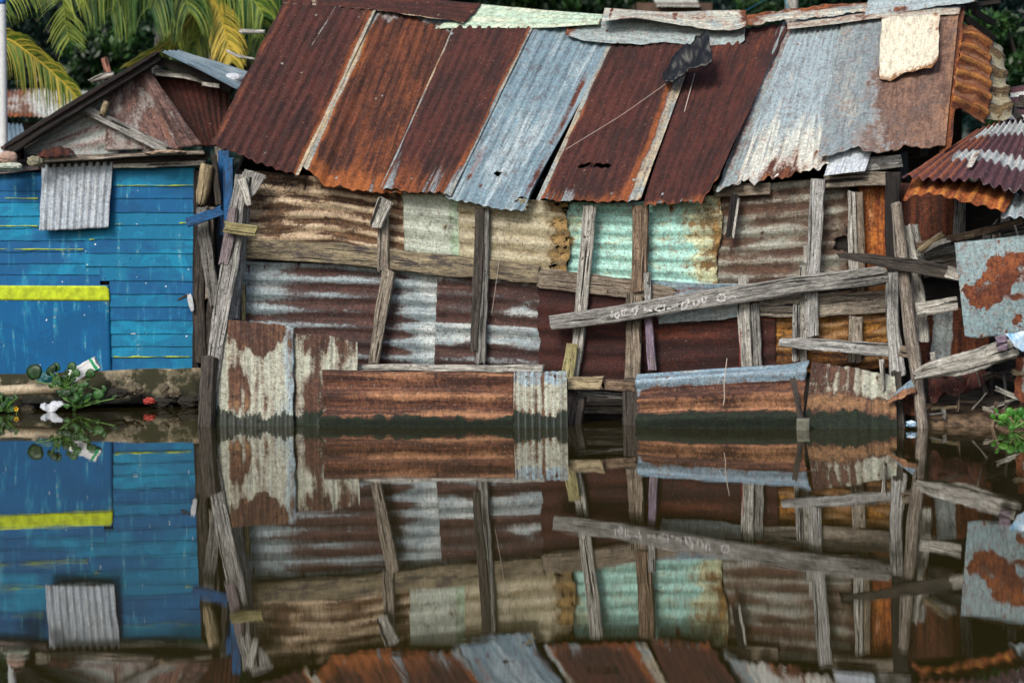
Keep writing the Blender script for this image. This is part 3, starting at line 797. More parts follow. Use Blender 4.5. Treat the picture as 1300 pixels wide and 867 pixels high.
pb('post', W_GREY, [(1038, 226, 18), (1035, 300, 17), (1030, 375, 17), (1032, 428, 15)], off=.13, th=.07, seed=445, jit=.16)
pb('post', W_PALE, [(1024, 310, 6), (1024, 336, 6)], off=.12, th=.03, seed=446)
pb('post', W_PALE, [(1020, 336, 8), (1020, 460, 9)], off=.12, th=.04, seed=447)
pb('post', W_GREY, [(1011, 385, 8), (1010, 460, 8)], off=.15, th=.04, seed=448, jit=.3)
pb('post', W_PALE, [(1081, 241, 9), (1083, 330, 12), (1084, 362, 12)], 'narrow pale slat with nail holes', off=.12, th=.04, seed=449)
pb('post', W_BROWN, [(1090, 241, 9), (1093, 330, 10), (1092, 372, 10)], off=.08, th=.05, seed=450)
pb('post', W_GREY, [(1087, 400, 17), (1086, 462, 17)], off=.08, th=.05, seed=451)
pb('post', W_BLACK, [(1134, 218, 18), (1132, 300, 16), (1134, 350, 14)], 'charred upright under the roof corner', off=.16, th=.1, seed=452)
pb('post', W_GREY, [(1132, 345, 16, .2), (1134, 420, 16, .25), (1140, 480, 20, .3)], off=.2, th=.09, seed=453)
pb('post', W_DARK, [(1138, 470, 12, .45), (1144, 550, 12, .6)], th=.08, seed=454)
pb('post', W_BLUE, [(290, 200, 12, -.5), (291, 320, 12, -.5)], 'blue painted board behind the corner post', th=.03, seed=455, jit=.04)
pb('slat', W_BLACK, [(933, 246, 10), (927, 303, 10)], 'dark loose slat hanging from the eave', off=.1, th=.03, seed=456, jit=.08)
pb('slat', W_PALE, [(938, 250, 3), (931, 303, 3)], off=.11, th=.03, seed=457, jit=.08)
brace = pb('brace', W_GREY, [(698, 410, 18, .235), (800, 396, 21, .235), (900, 379, 22, .235), (1030, 360, 22, .235), (1128, 348, 22, .235)], 'long grey plank nailed slantwise, with chalk writing', th=.06, seed=460, jit=.1, wob=.004)
pb('brace', W_GREY, [(988, 435, 10, .25), (1030, 437, 14, .25), (1140, 446, 16, .25)], 'short split plank low at the right', th=.05, seed=461, jit=.2, endjag=.05)

# chalk writing on the brace (traced strokes)
chalk = plain('chalk', '#c4c4c2', .95, .55, 60, c2='#dededc')
ST = [[(120, 250), (125, 310)], [(105, 292), (160, 275)], [(155, 277), (185, 262), (186, 316), (152, 312), (150, 288)], [(210, 250), (214, 300)], [(205, 248), (255, 240)], [(232, 246), (236, 298)],
      [(285, 248), (330, 225), (365, 205), (352, 240), (335, 290)], [(292, 252), (322, 254)], [(415, 215), (430, 250), (468, 250), (480, 200), (482, 258)],
      [(525, 228), (518, 246), (560, 252), (604, 240), (600, 190), (555, 212), (525, 228)], [(620, 236), (680, 216), (725, 204), (716, 168), (726, 200)], [(640, 234), (725, 206)],
      [(770, 182), (758, 220), (768, 244), (800, 226), (836, 142), (800, 160), (770, 182)], [(800, 160), (800, 226)], [(870, 150), (876, 206), (906, 200), (916, 150)], [(906, 200), (930, 160)],
      [(948, 122), (950, 176), (980, 170), (986, 114), (948, 122)], [(1163, 132), (1155, 152), (1125, 166), (1096, 158), (1087, 132), (1098, 106), (1125, 96), (1152, 106), (1163, 132)],
      [(1166, 120), (1200, 132), (1232, 112), (1255, 126)]]
cv = []; cf = []
for s in ST:
    P = smooth_path([WALL.at(760 + x / 7.222, 360 + y / 7.222, .235 + .036) for x, y in s], 6 * (len(s) - 1) + 1)
    for i in range(len(P)):
        t = P[min(i + 1, len(P) - 1)] - P[max(i - 1, 0)]
        sd = np.cross(t, WALL.n); sd /= np.linalg.norm(sd)
        w_ = .008 + .004 * math.sin(i * .9 + len(s))
        b = len(cv)
        cv += [P[i] - sd * w_, P[i] + sd * w_, P[i] + sd * w_ - WALL.n * .006, P[i] - sd * w_ - WALL.n * .006]
        if i:
            for j in range(4):
                cf.append((b - 4 + j, b - 4 + (j + 1) % 4, b + (j + 1) % 4, b + j))
mk('chalk_writing', cv, cf, chalk, brace, smooth=False)

# ---- skirts standing in the water
def sk(label, mat, bot, top, **kw):
    return sheet('skirt_sheet', shack, mat, WALL, bot, top, label=label, **kw)


def alg(V, U, h, seed, k=1.0):
    return k * (1 - sm(V + .16 * fb(U * 5, V * 3, seed) + .16 * fb(U * 22, V * 4, seed + 1), h * .6, h * 1.3))


sk('tall pale skirt sheet with rust stained top', T_SKIRT, [(272, 552, .72), (320, 552, .74), (374, 552, .72)], [(274, 404, .42), (330, 408, .42), (373, 414, .44)], pitch=11, amp=.008, seed=500, rag=(2, 2, 0, 3),
   wear=lambda U, V, C: (.12 + .8 * sm(V + .35 * (1 - np.abs(U - .6) * 1.4) - .25 + .2 * fb(U * 6, V * 5, 501), .72, .86) * (1 - .8 * sm(U, .8, .92)) + .5 * box(U, .18, .42, .07) * box(V, .18, .55, .08) + 1.0 * fb(U * 9, V * 3.5, 502) + .12 * C, .35 + .4 * fb(U * 8, V * 4, 503) + .4 * box(V, .14, .3, .05), alg(V, U, .2, 504), .25 + .9 * fb(U * 7, V * 1.5, 505) + .4 * sm(U, .75, .95)))
sk('rusty skirt sheet with pale streaks', T_SKIRT, [(368, 552, .66), (410, 552, .68), (455, 552, .66)], [(370, 419, .4), (412, 424, .4), (455, 431, .4)], pitch=13, amp=.009, seed=510, rag=(2, 2, 0, 4), lay=-.01,
   wear=lambda U, V, C: (.5 + 1.0 * fb(U * 8, V * 3, 511) - .5 * box(V, .55, .8, .08) * (.5 + .8 * fb(U * 9, V * 1.5, 512)) - .6 * sm(U, .95, .99), .15 + .5 * fb(U * 8, V * 4, 513), alg(V, U, .23, 514), .2 + fb(U * 5, V * 2, 515)))
sk('long brown skirt sheet with orange foot', T_SKIRTB, [(404, 552, .8), (520, 552, .82), (653, 552, .8)], [(408, 468, .5), (520, 470, .5), (654, 472, .52)], flute='h', pitch=27, amp=.034, seed=520, rag=(8, 2, 0, 2), bow=.03,
   wear=lambda U, V, C: (.95 + .4 * fb(U * 8, V * 4, 521), .3 + .25 * C + .6 * fb(U * 8, V * 5, 522) + .5 * box(V + .06 * fb(U * 14, V * 4, 525), .26, .42, .04) * sm(U, .3, .6) - .3 * (1 - sm(U, .1, .3)), alg(V, U, .27, 523) + .25 * sm(fb(U * 6, V * 5, 524), .1, .3) * (1 - sm(V, .3, .5)), .2))
sk('short pale fluted skirt sheet with rust runs', T_SKIRT, [(652, 552, .78), (721, 552, .78)], [(653, 470, .55), (690, 472, .55), (720, 470, .55)], pitch=9, amp=.010, seed=530, rag=(0, 0, 0, 3), lay=.02,
   wear=lambda U, V, C: (.2 - .3 * C + .5 * fb(U * 6, V * 3, 531) - .3 * sm(U, .6, .75) + .4 * (1 - sm(V, .25, .45)) * (C < .2), .45, alg(V, U, .33, 532, 1.2), .2 + .9 * sm(V + .2 * fb(U * 5, V, 533), .72, .85)))
sk('long skirt sheet with rolled blue galvanised lip', T_SKIRTB, [(804, 552, .82), (900, 552, .84), (1020, 552, .82)], [(806, 473, .5), (900, 466, .52), (1000, 460, .5), (1027, 455, .5)], flute='h', pitch=27, amp=.038, seed=540, rag=(5, 3, 0, 0), bow=.04,
   wear=lambda U, V, C: (.95 - 1.15 * sm(V + .05 * fb(U * 6, V * 3, 541), .70, .78) + .25 * fb(U * 7, V * 6, 542) - .5 * (1 - sm(U, .02, .06)), .12 + .45 * box(V, .3, .55, .08) + .4 * fb(U * 6, V * 7, 543), alg(V, U, .32, 544, 1.15), .25 + .8 * fb(U * 6, V * 8, 545)))
sk('curved rusty skirt sheet with pale runs', T_SKIRT, [(1019, 552, .8), (1080, 552, .84), (1141, 552, .8)], [(1030, 459, .5), (1085, 466, .52), (1138, 478, .52)], pitch=14, amp=.007, seed=550, rag=(2, 3, 0, 2), lay=.01, bow=.05,
   wear=lambda U, V, C: (.8 + .3 * fb(U * 5, V * 3, 551) - .9 * sm(V + .15 * fb(U * 8, V, 556), .45, .65) * (.45 + 1.7 * fb(U * 7, V * 1.2, 552) + .08 * C + .9 * fb(U * 4, V * 2, 557) + .35 * sm(U, .5, .7)), .2 + .5 * box(V, .3, .55, .1) + .4 * fb(U * 6, V * 4, 553), alg(V, U, .3, 554, 1.2), .1 + .5 * fb(U * 5, V * 3, 555)))
sk('small bent scrap with a blue top', T_SKIRTB, [(1124, 512, .75), (1148, 508, .8), (1166, 502, .72)], [(1142, 492, .6), (1156, 482, .6), (1166, 470, .5)], pitch=30, amp=.004, seed=560, rag=(3, 3, 5, 3), bow=.03, wear=lambda U, V, C: (.85 - 1.0 * sm(V, .25, .55), .6, 0, .2))
pb('skirt_prop', W_DARK, [(1007, 478, 7, .86), (1018, 540, 7, .9)], th=.04, seed=562)
pb('skirt_prop', W_PALE, [(1120, 455, 7, .62), (1122, 497, 4, .66)], th=.03, seed=563)
block('footing', WALL, 1012, 1028, 532, 552, .98, .1, plain('pale_stone', '#6f7063', .9, .4, 40), shack, sub=5, rough=.03, seed=5)

# ================================================================== BLUE HOUSE
blue = empty('blue_house', BLUE.at(120, 514, 0), 'bright blue clapboard house with a lime band and a tin shutter, on a concrete footing', 'house')


def blue_paint():
    t = NT('blue_paint')
    uv = t.uv()
    p = t.n('NewGeometry')
    nd = t.t.nodes.new('ShaderNodeAttribute'); nd.attribute_name = 'tone'
    tone = nd.outputs['Fac']
    n1 = t.noise(t.vec('MULTIPLY', p, (1, 1, 2.2)), 2.2, 5, .6, .8)
    n2 = t.noise(t.vec('MULTIPLY', p, (14, 1, 2)), 1, 4, .6)
    n3 = t.noise(p, 26, 4, .7)
    col = t.mix(t.ss(t.mth('ADD', tone, t.mth('MULTIPLY', t.mth('SUBTRACT', n1, .5), 1.5)), .1, .9), hx('#005a8f'), hx('#0480a8'))
    col = t.mix(t.mth('MULTIPLY', t.ss(n2, .52, .72), .6), col, hx('#2f9fbc'))
    col = t.mix(t.mth('MULTIPLY', t.ss(n1, .6, .72), .55), col, hx('#044a76'))
    n4 = t.noise(t.vec('MULTIPLY', p, (1, 1, 1.6)), 1.3, 7, .6, 1.2)
    col = t.mix(t.mth('MULTIPLY', t.ss(n4, .47, .53), .4), col, hx('#034c7a'))
    col = t.mix(t.mth('MULTIPLY', t.ss(t.noise(p, 40, 6, .75), .5, .68), .4), col, hx('#0a3a63'))
    wp = t.mth('MULTIPLY', t.ss(n2, .6, .68), t.ss(n3, .52, .6))
    col = t.mix(t.mth('MULTIPLY', wp, .75), col, hx('#93a7ab'))
    sp = t.noise(p, 27, 0, .5)
    col = t.mix(t.ss(sp, .85, .86), col, hx('#dfe6e6'))
    col = t.mix(t.ss(t.noise(p, 34, 1, .5), .74, .76), col, hx('#0a2440'))
    return t.bsdf(col, .62, n3, .25, .004, Specular_IOR_Level=.25)


M_BLUE = blue_paint()
M_LIME = plain('lime_paint', '#b9cf18', .75, .4, 11, c2='#c6da20')
bv = []; bf = []; btn = []
r2 = random.Random(3)


def board(x0, x1, y0, y1, off=0.0, tilt=.014, pl=BLUE, th=.02):
    """one clapboard strip: lower edge proud of the one below"""
    k = max(2, int((x1 - x0) / 9))
    xs = np.linspace(x0, x1, k)
    tn = r2.random(); nxt = x0
    b = len(bv)
    sd = r2.randint(0, 60)
    for i, x in enumerate(xs):
        if x > nxt: tn = min(1.1, max(-.1, tn + r2.uniform(-.7, .7))); nxt = x + r2.uniform(12, 70)
        j = 1.7 * float(fb(x / 22, sd, 5, 4)); j2 = 1.7 * float(fb(x / 30, sd + 4.5, 5, 3))
        lo = pl.at(x, y1 + 1.6 + j, off + tilt + .012 * float(fb(x / 14, sd, 8, 3))); hi = pl.at(x, y0 - 1 + j2, off)
        bv.extend([lo, hi, hi - pl.n * th, lo - pl.n * th])
        btn.extend([tn] * 4)
        if i:
            for q in range(4):
                bf.append((b + 4 * i - 4 + q, b + 4 * i - 4 + (q + 1) % 4, b + 4 * i + (q + 1) % 4, b + 4 * i + q))
    e = b + 4 * (k - 1)
    bf.append((b, b + 3, b + 2, b + 1)); bf.append((e, e + 1, e + 2, e + 3))


RY = [214, 235, 250, 268, 284, 302, 320, 337, 355, 371.5, 388, 405, 422, 438, 452, 470]
for i in range(len(RY) - 1):
    y0, y1 = RY[i], RY[i + 1]
    xr = 247 + 2 * r2.random()
    if y0 >= 355: board(139, xr, y0, y1)
    elif y0 >= 337: board(126, xr, y0, y1)
    elif y0 >= 300: board(108, xr, y0, y1)
    else: board(118, xr, y0, y1)
LY = [219, 240, 254, 272, 287, 303, 317, 332, 346, 363]
for i in range(len(LY) - 1):
    y0, y1 = LY[i], LY[i + 1]
    xr = 127 if y0 > 330 else (109 if y0 > 300 else 119)
    board(-130, xr, y0 + 1, y1 + 1, off=-.006)
bwall = mk('wall', bv, bf, M_BLUE, blue, uv=np.array(bv)[:, [0, 2]], tone=btn, smooth=False)
bwall['label'] = 'blue overlapping clapboards'
# inner lining, side and back walls
a0, a1 = BLUE.at(-130, 214, -.05), BLUE.at(249, 212, -.05)
P = [np.array([a0[0], a0[1], .2]), np.array([a1[0], a1[1], .2]), a1, a0]
bk = np.array([0, 3.6, 0])
quads('inner_wall', [P, [P[1], P[1] + bk, P[2] + bk, P[2]], [P[0] + bk, P[0], P[3], P[3] + bk], [P[1] + bk, P[0] + bk, P[3] + bk, P[2] + bk]], W_BLACK, blue)
# flat lower sheet with lime band
pan = sheet('lower_sheet', blue, M_BLUE, BLUE, [(-130, 479), (0, 477), (141, 473)], [(-130, 363), (138, 362)], amp=0, buckle=.006, ob=.03, ot=.028, seed=610, label='flat blue sheet with darker stain at the bottom left', step=4)
sheet('lime_band', pan, M_LIME, BLUE, [(-130, 381), (0, 381), (139, 382)], [(-130, 363), (0, 362.5), (134, 363), (138, 367)], amp=0, buckle=.006, ob=.034, ot=.032, seed=611, step=4)
for x0, x1, y in ((-130, 49, 252), (-130, 49, 287), (-130, 107, 316.5), (143, 160, 284.5), (109, 128, 304), (226, 247, 283), (140, 247, 453), (143, 247, 235.5)):
    sheet('lime_trim', bwall, M_LIME, BLUE, [(x0, y + 1.2), (x1, y + 1)], [(x0, y - 1.2), (x1, y - 1.1)], amp=0, buckle=.001, ob=.02, ot=.018, seed=int(y), step=2, rag=(6, 6, 1.6, 1.2))
sheet('shutter', blue, T_SHUTTER, BLUE, [(49, 293), (95, 292), (138, 289)], [(53, 208), (100, 206), (144, 205)], pitch=9.2, amp=.011, ob=.13, ot=.06, seed=620, buckle=.008, rag=(1, 1, 1, 1), label='galvanised tin shutter', wear=lambda U, V, C: (-.35 + .3 * fb(U * 5, V * 3, 3), .2, 0, .35 + .6 * fb(U * 8, V * 5, 4) + .2 * C))
# right end of the house: dark corner timbers
for mt, pts, th, lab in ((W_BLACK, [(249, 214, 7, .0), (249, 470, 8, .0)], .06, None), (W_BLACK, [(262, 215, 26, -.12), (260, 455, 26, -.12)], .04, None),
                    (W_ROT, [(263, 208, 18, .1), (258, 245, 18, .1), (254, 262, 10, .1)], .1, 'peeling pale log end'), (W_GREY3, [(257, 262, 14, .1), (259, 300, 16, .1), (270, 365, 14, .1), (274, 390, 12, .1)], .08, None),
                    (W_BROWN, [(268, 262, 9, .04), (266, 380, 10, .04)], .06, None), (W_DARK, [(254, 300, 10, .05), (252, 380, 14, .05), (256, 462, 14, .05)], .06, None),
                    (W_DARK, [(272, 196, 7, .06), (277, 262, 7, .06)], .05, None), (W_DARK, [(270, 380, 12, .02), (262, 462, 12, .02)], .06, None)):
    beam('corner_post', blue, mt, BLUE, pts, th=th, seed=int(pts[0][0] * 7), log=(mt in (W_ROT,)), jit=.25, label=lab)
beam('cross_board', blue, W_BLUE, BLUE, [(236, 283, 12, .3), (284, 267, 12, .3)], th=.06, seed=640, endjag=.03, label='blue painted board with bare broken end')
beam('wall_board', blue, W_BLUE, BLUE, [(284, 190, 14, -.1), (286, 300, 14, -.1)], th=.02, seed=641, label='blue board at the house corner')

# gable and roof of the blue house
broof = beam('roof', blue, W_BLACK, BLUE, [(8, 192, 15, .22), (100, 134, 15, .2), (205, 70, 13, .18)], th=.12, seed=650, label='blackened gable rafter and tin roof')


def br(name, mat, bot, top, **kw):
    return sheet(name, broof, mat, BLUE, bot, top, **kw)


br('gable_sheet', T_PINK, [(36, 196), (70, 198), (150, 196)], [(30, 190), (90, 150), (150, 110), (180, 92)], flute='h', pitch=15, amp=.01, seed=660, ob=.03, ot=.0, label='grey rusted gable sheet', rag=(0, 3, 0, 0), wear=lambda U, V, C: (.06 + .2 * C + .9 * fb(U * 6, V * 6, 661), .3 + .4 * fb(U * 8, V * 6, 3), 0, .5 + fb(U * 3, V * 5, 4)))
br('gable_sheet', T_PINK, [(132, 192), (180, 191), (232, 190)], [(138, 122), (160, 104), (184, 88)], pitch=15, amp=.008, seed=670, ob=.06, ot=.05, label='pinkish rusted gable sheet', rag=(3, 2, 2, 2), buckle=.02, wear=lambda U, V, C: (.52 + .9 * fb(U * 5, V * 4, 671), .3 + .6 * fb(U * 6, V * 5, 673), 0, .5))
br('gable_sheet', T_PINK, [(226, 190), (258, 184)], [(176, 92), (190, 88)], pitch=16, amp=.012, seed=675, ob=.1, ot=.09, label='dusky pink curled sheet edge', rag=(2, 2, 2, 2), bow=.06, wear=lambda U, V, C: (.62 + .5 * fb(U * 5, V * 5, 676), .2, 0, .6))
br('gable_sheet', T_MAROON, [(238, 186), (292, 186)], [(194, 94), (292, 110)], pitch=9.5, amp=.012, seed=680, ob=-.1, ot=-.1, label='dark maroon fluted gable sheet', wear=lambda U, V, C: (.95 + .3 * fb(U * 6, V * 2, 681), .0 + .3 * C + .4 * fb(U * 9, V * 2, 682), 0, .4))
br('roof_sheet', T_ZINC, [(204, 66), (250, 88), (300, 114)], [(228, 64), (280, 80), (330, 96)], flute='h', pitch=7, amp=.012, seed=690, ob=.3, ot=-2.2, label='grey galvanised roof sheet sloping right', wear=lambda U, V, C: (-.25 + .4 * fb(U * 5, V * 5, 691), .3, 0, .5 + fb(U * 4, V * 8, 692) + .2 * C))
br('roof_sheet', T_MAROON, [(2, 190), (100, 130), (205, 64)], [(0, 186), (96, 126), (208, 62)], pitch=12, amp=.002, seed=695, ob=.3, ot=-2.2, label='dark roof sheet sloping left', wear=lambda U, V, C: (.9, .1, 0, .4))
br('roof_sheet', T_DARK, [(45, 200), (70, 200), (96, 196)], [(50, 192), (75, 186), (92, 190)], pitch=12, amp=.01, seed=697, ob=.3, ot=.1, bow=.05, label='curled dark rusty scrap', wear=lambda U, V, C: (.95, .4, 0, .3))
beam('gable_board', broof, W_GREY, BLUE, [(99, 134, 11, .12), (150, 160, 12, .12), (214, 191, 12, .12)], th=.04, seed=700, label='grey board nailed slantwise over the gable')
beam('gable_board', broof, W_ROT, BLUE, [(136, 128, 9, .16), (130, 148, 8, .16)], th=.05, seed=701, log=True)
beam('gable_board', broof, W_PALE, BLUE, [(196, 92, 8, .05), (236, 96, 9, .05), (272, 106, 8, .05)], th=.04, seed=702)
beam('gable_board', broof, W_BLACK, BLUE, [(190, 76, 9, .1), (240, 88, 12, .1), (296, 116, 8, .1)], th=.06, seed=703)
beam('gable_board', broof, W_PALE, BLUE, [(256, 107, 5, .15), (280, 110, 6, .15)], th=.05, seed=704)
beam('wall_plate', blue, W_PALE, BLUE, [(142, 212, 5, .08), (200, 210, 6, .08), (262, 207, 6, .08)], th=.06, seed=705)
beam('wall_plate', blue, W_DARK, BLUE, [(-130, 212, 9, .03), (60, 207, 12, .03), (180, 203, 14, .03), (266, 200, 14, .03)], th=.06, seed=706)
beam('wall_plate', blue, W_GREY, BLUE, [(54, 204, 5, .15), (120, 200, 6, .15), (200, 195, 6, .15), (262, 194, 5, .15)], th=.2, seed=707)
beam('wall_plate', blue, W_PURPLE, BLUE, [(-130, 224, 6, .05), (10, 217, 6, .05), (52, 212, 6, .05)], th=.05, seed=708)
beam('roof_stick', blue, wood('pink_timber', '#b5826f', '#96604f', '#5a3a30'), BLUE, [(132, 73, 8, -.1), (139, 98, 9, -.1)], th=.06, seed=710, label='short pinkish stick standing on the rafter')
beam('gable_board', broof, W_PALE, BLUE, [(112, 104, 4, .0), (128, 98, 9, .0), (146, 94, 8, .0)], th=.08, seed=711, log=True)

# concrete footing of the house
M_CONC = None
def concrete():
    t = NT('mossy_concrete')
    p = t.n('NewGeometry')
    n1 = t.noise(p, 3.2, 6, .65); n2 = t.noise(p, 14, 6, .7); n3 = t.noise(p, 60, 3, .6)
    z = t.n('SeparateXYZ', 2, None, i0=p)
    col = t.mix(t.ss(n2, .35, .65), hx('#696050'), hx('#aea287'))
    col = t.mix(t.ss(t.mth('ADD', n1, t.mth('MULTIPLY', n2, .35)), .53, .7), col, hx('#2a2b17'))
    col = t.mix(t.mth('MULTIPLY', t.ss(n3, .55, .72), .6), col, hx('#2a2418'))
    col = t.mix(t.ss(t.mth('ADD', z, t.mth('MULTIPLY', n2, -.22)), .1, -.06), col, hx('#12130f'))  # lower part darkened: wet concrete plus the shade there, put into the colour
    return t.bsdf(col, .95, t.mth('ADD', n2, n3), .7, .012)
M_CONC = concrete()
kerb = hexa('concrete_footing', [BLUE.at(-140, 512, .30), BLUE.at(256, 512, .34), BLUE.at(-140, 512, -.2), BLUE.at(258, 512, -.2),
                                 BLUE.at(-140, 481, .10), BLUE.at(256, 467, .16), BLUE.at(-140, 479, -.2), BLUE.at(258, 467, -.2)], M_CONC, None, sub=26, rough=.035, seed=4, scale=2.2)
tag(kerb, 'mossy stained concrete footing along the waterline under the blue clapboard wall', 'footing')

# ================================================================== COLLAPSED LEAN-TO (right)
lean = empty('collapsed_shed', WALL.at(1235, 541, .4), 'half collapsed shed of scrap tin and splintered planks at the right edge', 'shed')
lroof = sheet('roof', lean, T_PURPLE, WALL, [(1142, 223), (1190, 229), (1240, 233), (1275, 245), (1345, 252)], [(1238, 168), (1270, 156), (1345, 148)], 'v', 13, .02, seed=800, ob=1.0, ot=-.7, rag=(2, 0, 4, 3), buckle=.03, label='maroon roof sheet with pale cross bands',
              wear=lambda U, V, C: (1.0 + .25 * fb(U * 8, V * 4, 801) - 1.0 * box(V - .1 * U + .03 * fb(U * 9, V, 805), .72, .92, .025) * sm(U, .1, .15) - 1.0 * box(V + .05 * fb(U * 9, V, 806) + .06 * U, .34, .5, .025) * sm(U, .16, .2) - .6 * (1 - sm(V, .0, .07)) * sm(U, .2, .3), .55 - .8 * sm(U, .25, .5) + .3 * C, 0, .4 + .4 * C))


def lp(name, mat, bot, top, parent=None, **kw):
    return sheet(name, parent or lean, mat, WALL, bot, top, **kw)


lp('roof_sheet', T_ORANGE, [(1146, 254), (1180, 246), (1230, 260), (1276, 272)], [(1160, 222), (1210, 226), (1292, 238)], lroof, pitch=18, amp=.012, seed=810, ob=1.08, ot=.55, rag=(2, 2, 4, 0), label='orange rusted lower roof sheet', wear=lambda U, V, C: (1.0, .25 + .3 * C + .5 * fb(U * 8, V * 3, 811), 0, .3))
lp('roof_sheet', T_ZINC, [(1271, 275), (1345, 276)], [(1280, 246), (1345, 244)], lroof, pitch=14, amp=.015, seed=815, ob=1.0, ot=.6, label='pale blue grey roof sheet end', wear=lambda U, V, C: (.05 + .7 * fb(U * 4, V * 4, 816) + .4 * (1 - sm(U, 0, .1)), .5, 0, .8))
lp('roof_sheet', T_ZINCW, [(1226, 214), (1234, 212)], [(1236, 191), (1246, 190)], lroof, pitch=30, amp=.004, seed=817, ob=.72, ot=.36, label='small torn pale scrap', wear=lambda U, V, C: (.2 + fb(U * 3, V * 6, 5), .3, 0, .6))
lp('roof_sheet', T_PURPLE, [(1278, 152), (1345, 156)], [(1284, 110), (1345, 100)], lroof, flute='h', pitch=16, amp=.02, seed=818, ob=-2.4, ot=-3.0, label='striped maroon sheet behind the orange gable', wear=lambda U, V, C: (.6 + .9 * C, .2, 0, .7))
beam('post', lean, W_DARK, WALL, [(1300, 120, 12, -2.7), (1300, 545, 14, -2.7)], th=.1, seed=898)
beam('post', lean, W_DARK, WALL, [(1280, 132, 8, -2.55), (1345, 134, 8, -2.55)], th=.06, seed=897)
lp('wall_sheet', T_RUST, [(1144, 345), (1226, 345)], [(1144, 232), (1226, 238)], pitch=20, amp=.01, seed=820, ob=-.05, ot=-.05, label='dark rusty upright wall sheet', wear=lambda U, V, C: (.9 + .7 * fb(U * 5, V * 3, 821) - .6 * sm(U, .8, .95), .1 + .5 * fb(U * 6, V * 3, 822), 0, .3))
lp('wall_sheet', T_RUST, [(1160, 462), (1256, 462)], [(1166, 388), (1256, 392)], pitch=20, amp=.008, seed=830, ob=.12, ot=.1, label='rusty sheet with a blue grey middle', wear=lambda U, V, C: (.95 - 1.1 * box(U + .08 * fb(V * 5, U, 831), .22, .5, .04) + .4 * fb(U * 8, V * 6, 832), .3 + .5 * fb(U * 6, V * 4, 833), 0, .1))
lp('wall_sheet', T_MAROON, [(1178, 512), (1192, 516), (1206, 504), (1225, 502), (1240, 494), (1258, 490)], [(1176, 458), (1262, 446)], pitch=26, amp=.01, seed=840, ob=.45, ot=.35, rag=(2, 12, 12, 0), label='dark red ragged sheet with eaten edge', wear=lambda U, V, C: (1.0, .1 + .6 * fb(U * 6, V * 6, 841), 0, .2))
lp('wall_sheet', T_MAROON, [(1180, 514), (1190, 517), (1200, 508), (1214, 512), (1228, 503)], [(1180, 486), (1232, 478)], pitch=26, amp=.012, seed=842, ob=.6, ot=.5, rag=(3, 8, 10, 0), buckle=.03, label='torn dark red scrap over the mud', wear=lambda U, V, C: (1.0, .1 + .7 * fb(U * 6, V * 6, 843), 0, .2))
lp('wall_sheet', T_RUST, [(1140, 524), (1166, 530)], [(1146, 500), (1168, 496)], pitch=20, amp=.01, seed=844, ob=.55, ot=.5, rag=(3, 3, 6, 3), buckle=.03, label='brown scrap beside the foot of the log', wear=lambda U, V, C: (1.0, .3 + .7 * fb(U * 6, V * 6, 845), .2, .2))
lp('wall_sheet', T_SHEETB, [(1288, 516), (1345, 512)], [(1284, 452), (1345, 452)], pitch=22, amp=.012, seed=850, ob=.6, ot=.5, rag=(10, 0, 5, 2), label='pale sheet with a rust eaten edge', wear=lambda U, V, C: (.1 + .95 * (1 - sm(U + .1 * fb(V * 6, U, 851), .05, .3)) + .5 * (1 - sm(V, .1, .3)) + .4 * fb(U * 5, V * 5, 852), .3, 0, .5))
lp('hanging_sheet', T_SHEETB, [(1225, 428), (1245, 430), (1275, 427), (1345, 414)], [(1211, 308), (1255, 303), (1345, 293)], pitch=40, amp=.004, seed=860, ob=.85, ot=.8, rag=(1, 0, 2, 1), buckle=.03, bow=.05, label='large blue grey sheet with orange rust blotches',
   wear=lambda U, V, C: (-.12 + .95 * (((U - .5) / .42) ** 2 + ((V - .47) / .34) ** 2 < .85 + 2.0 * fb(U * 5, V * 5, 861) + 1.6 * fb(U * 14, V * 14, 866)) * (.85 - .9 * box(U + .2 * fb(V * 5, U, 8), .3, .75, .03) * (box(V, .2, .34, .03) + .9 * box(V, .42, .5, .02) * sm(U, .5, .55))) + 1.0 * fb(U * 11, V * 11, 862), .3 + .6 * fb(U * 7, V * 7, 863), 0, .25 + .9 * fb(U * 4, V * 4, 864)))
quads('inner_wall', [[WALL.at(1144, 545, -.25), WALL.at(1345, 545, -.25), WALL.at(1345, 240, -.25), WALL.at(1144, 225, -.25)],
                     [WALL.at(1345, 545, -.25), WALL.at(1345, 545, -2.6), WALL.at(1345, 240, -2.6), WALL.at(1345, 240, -.25)]], W_BLACK, lean)  # near-black backing, its colour stands in for shade inside the shed


def lb(name, mat, pts, label=None, **kw):
    return beam(name, lean, mat, WALL, pts, label=label, **kw)


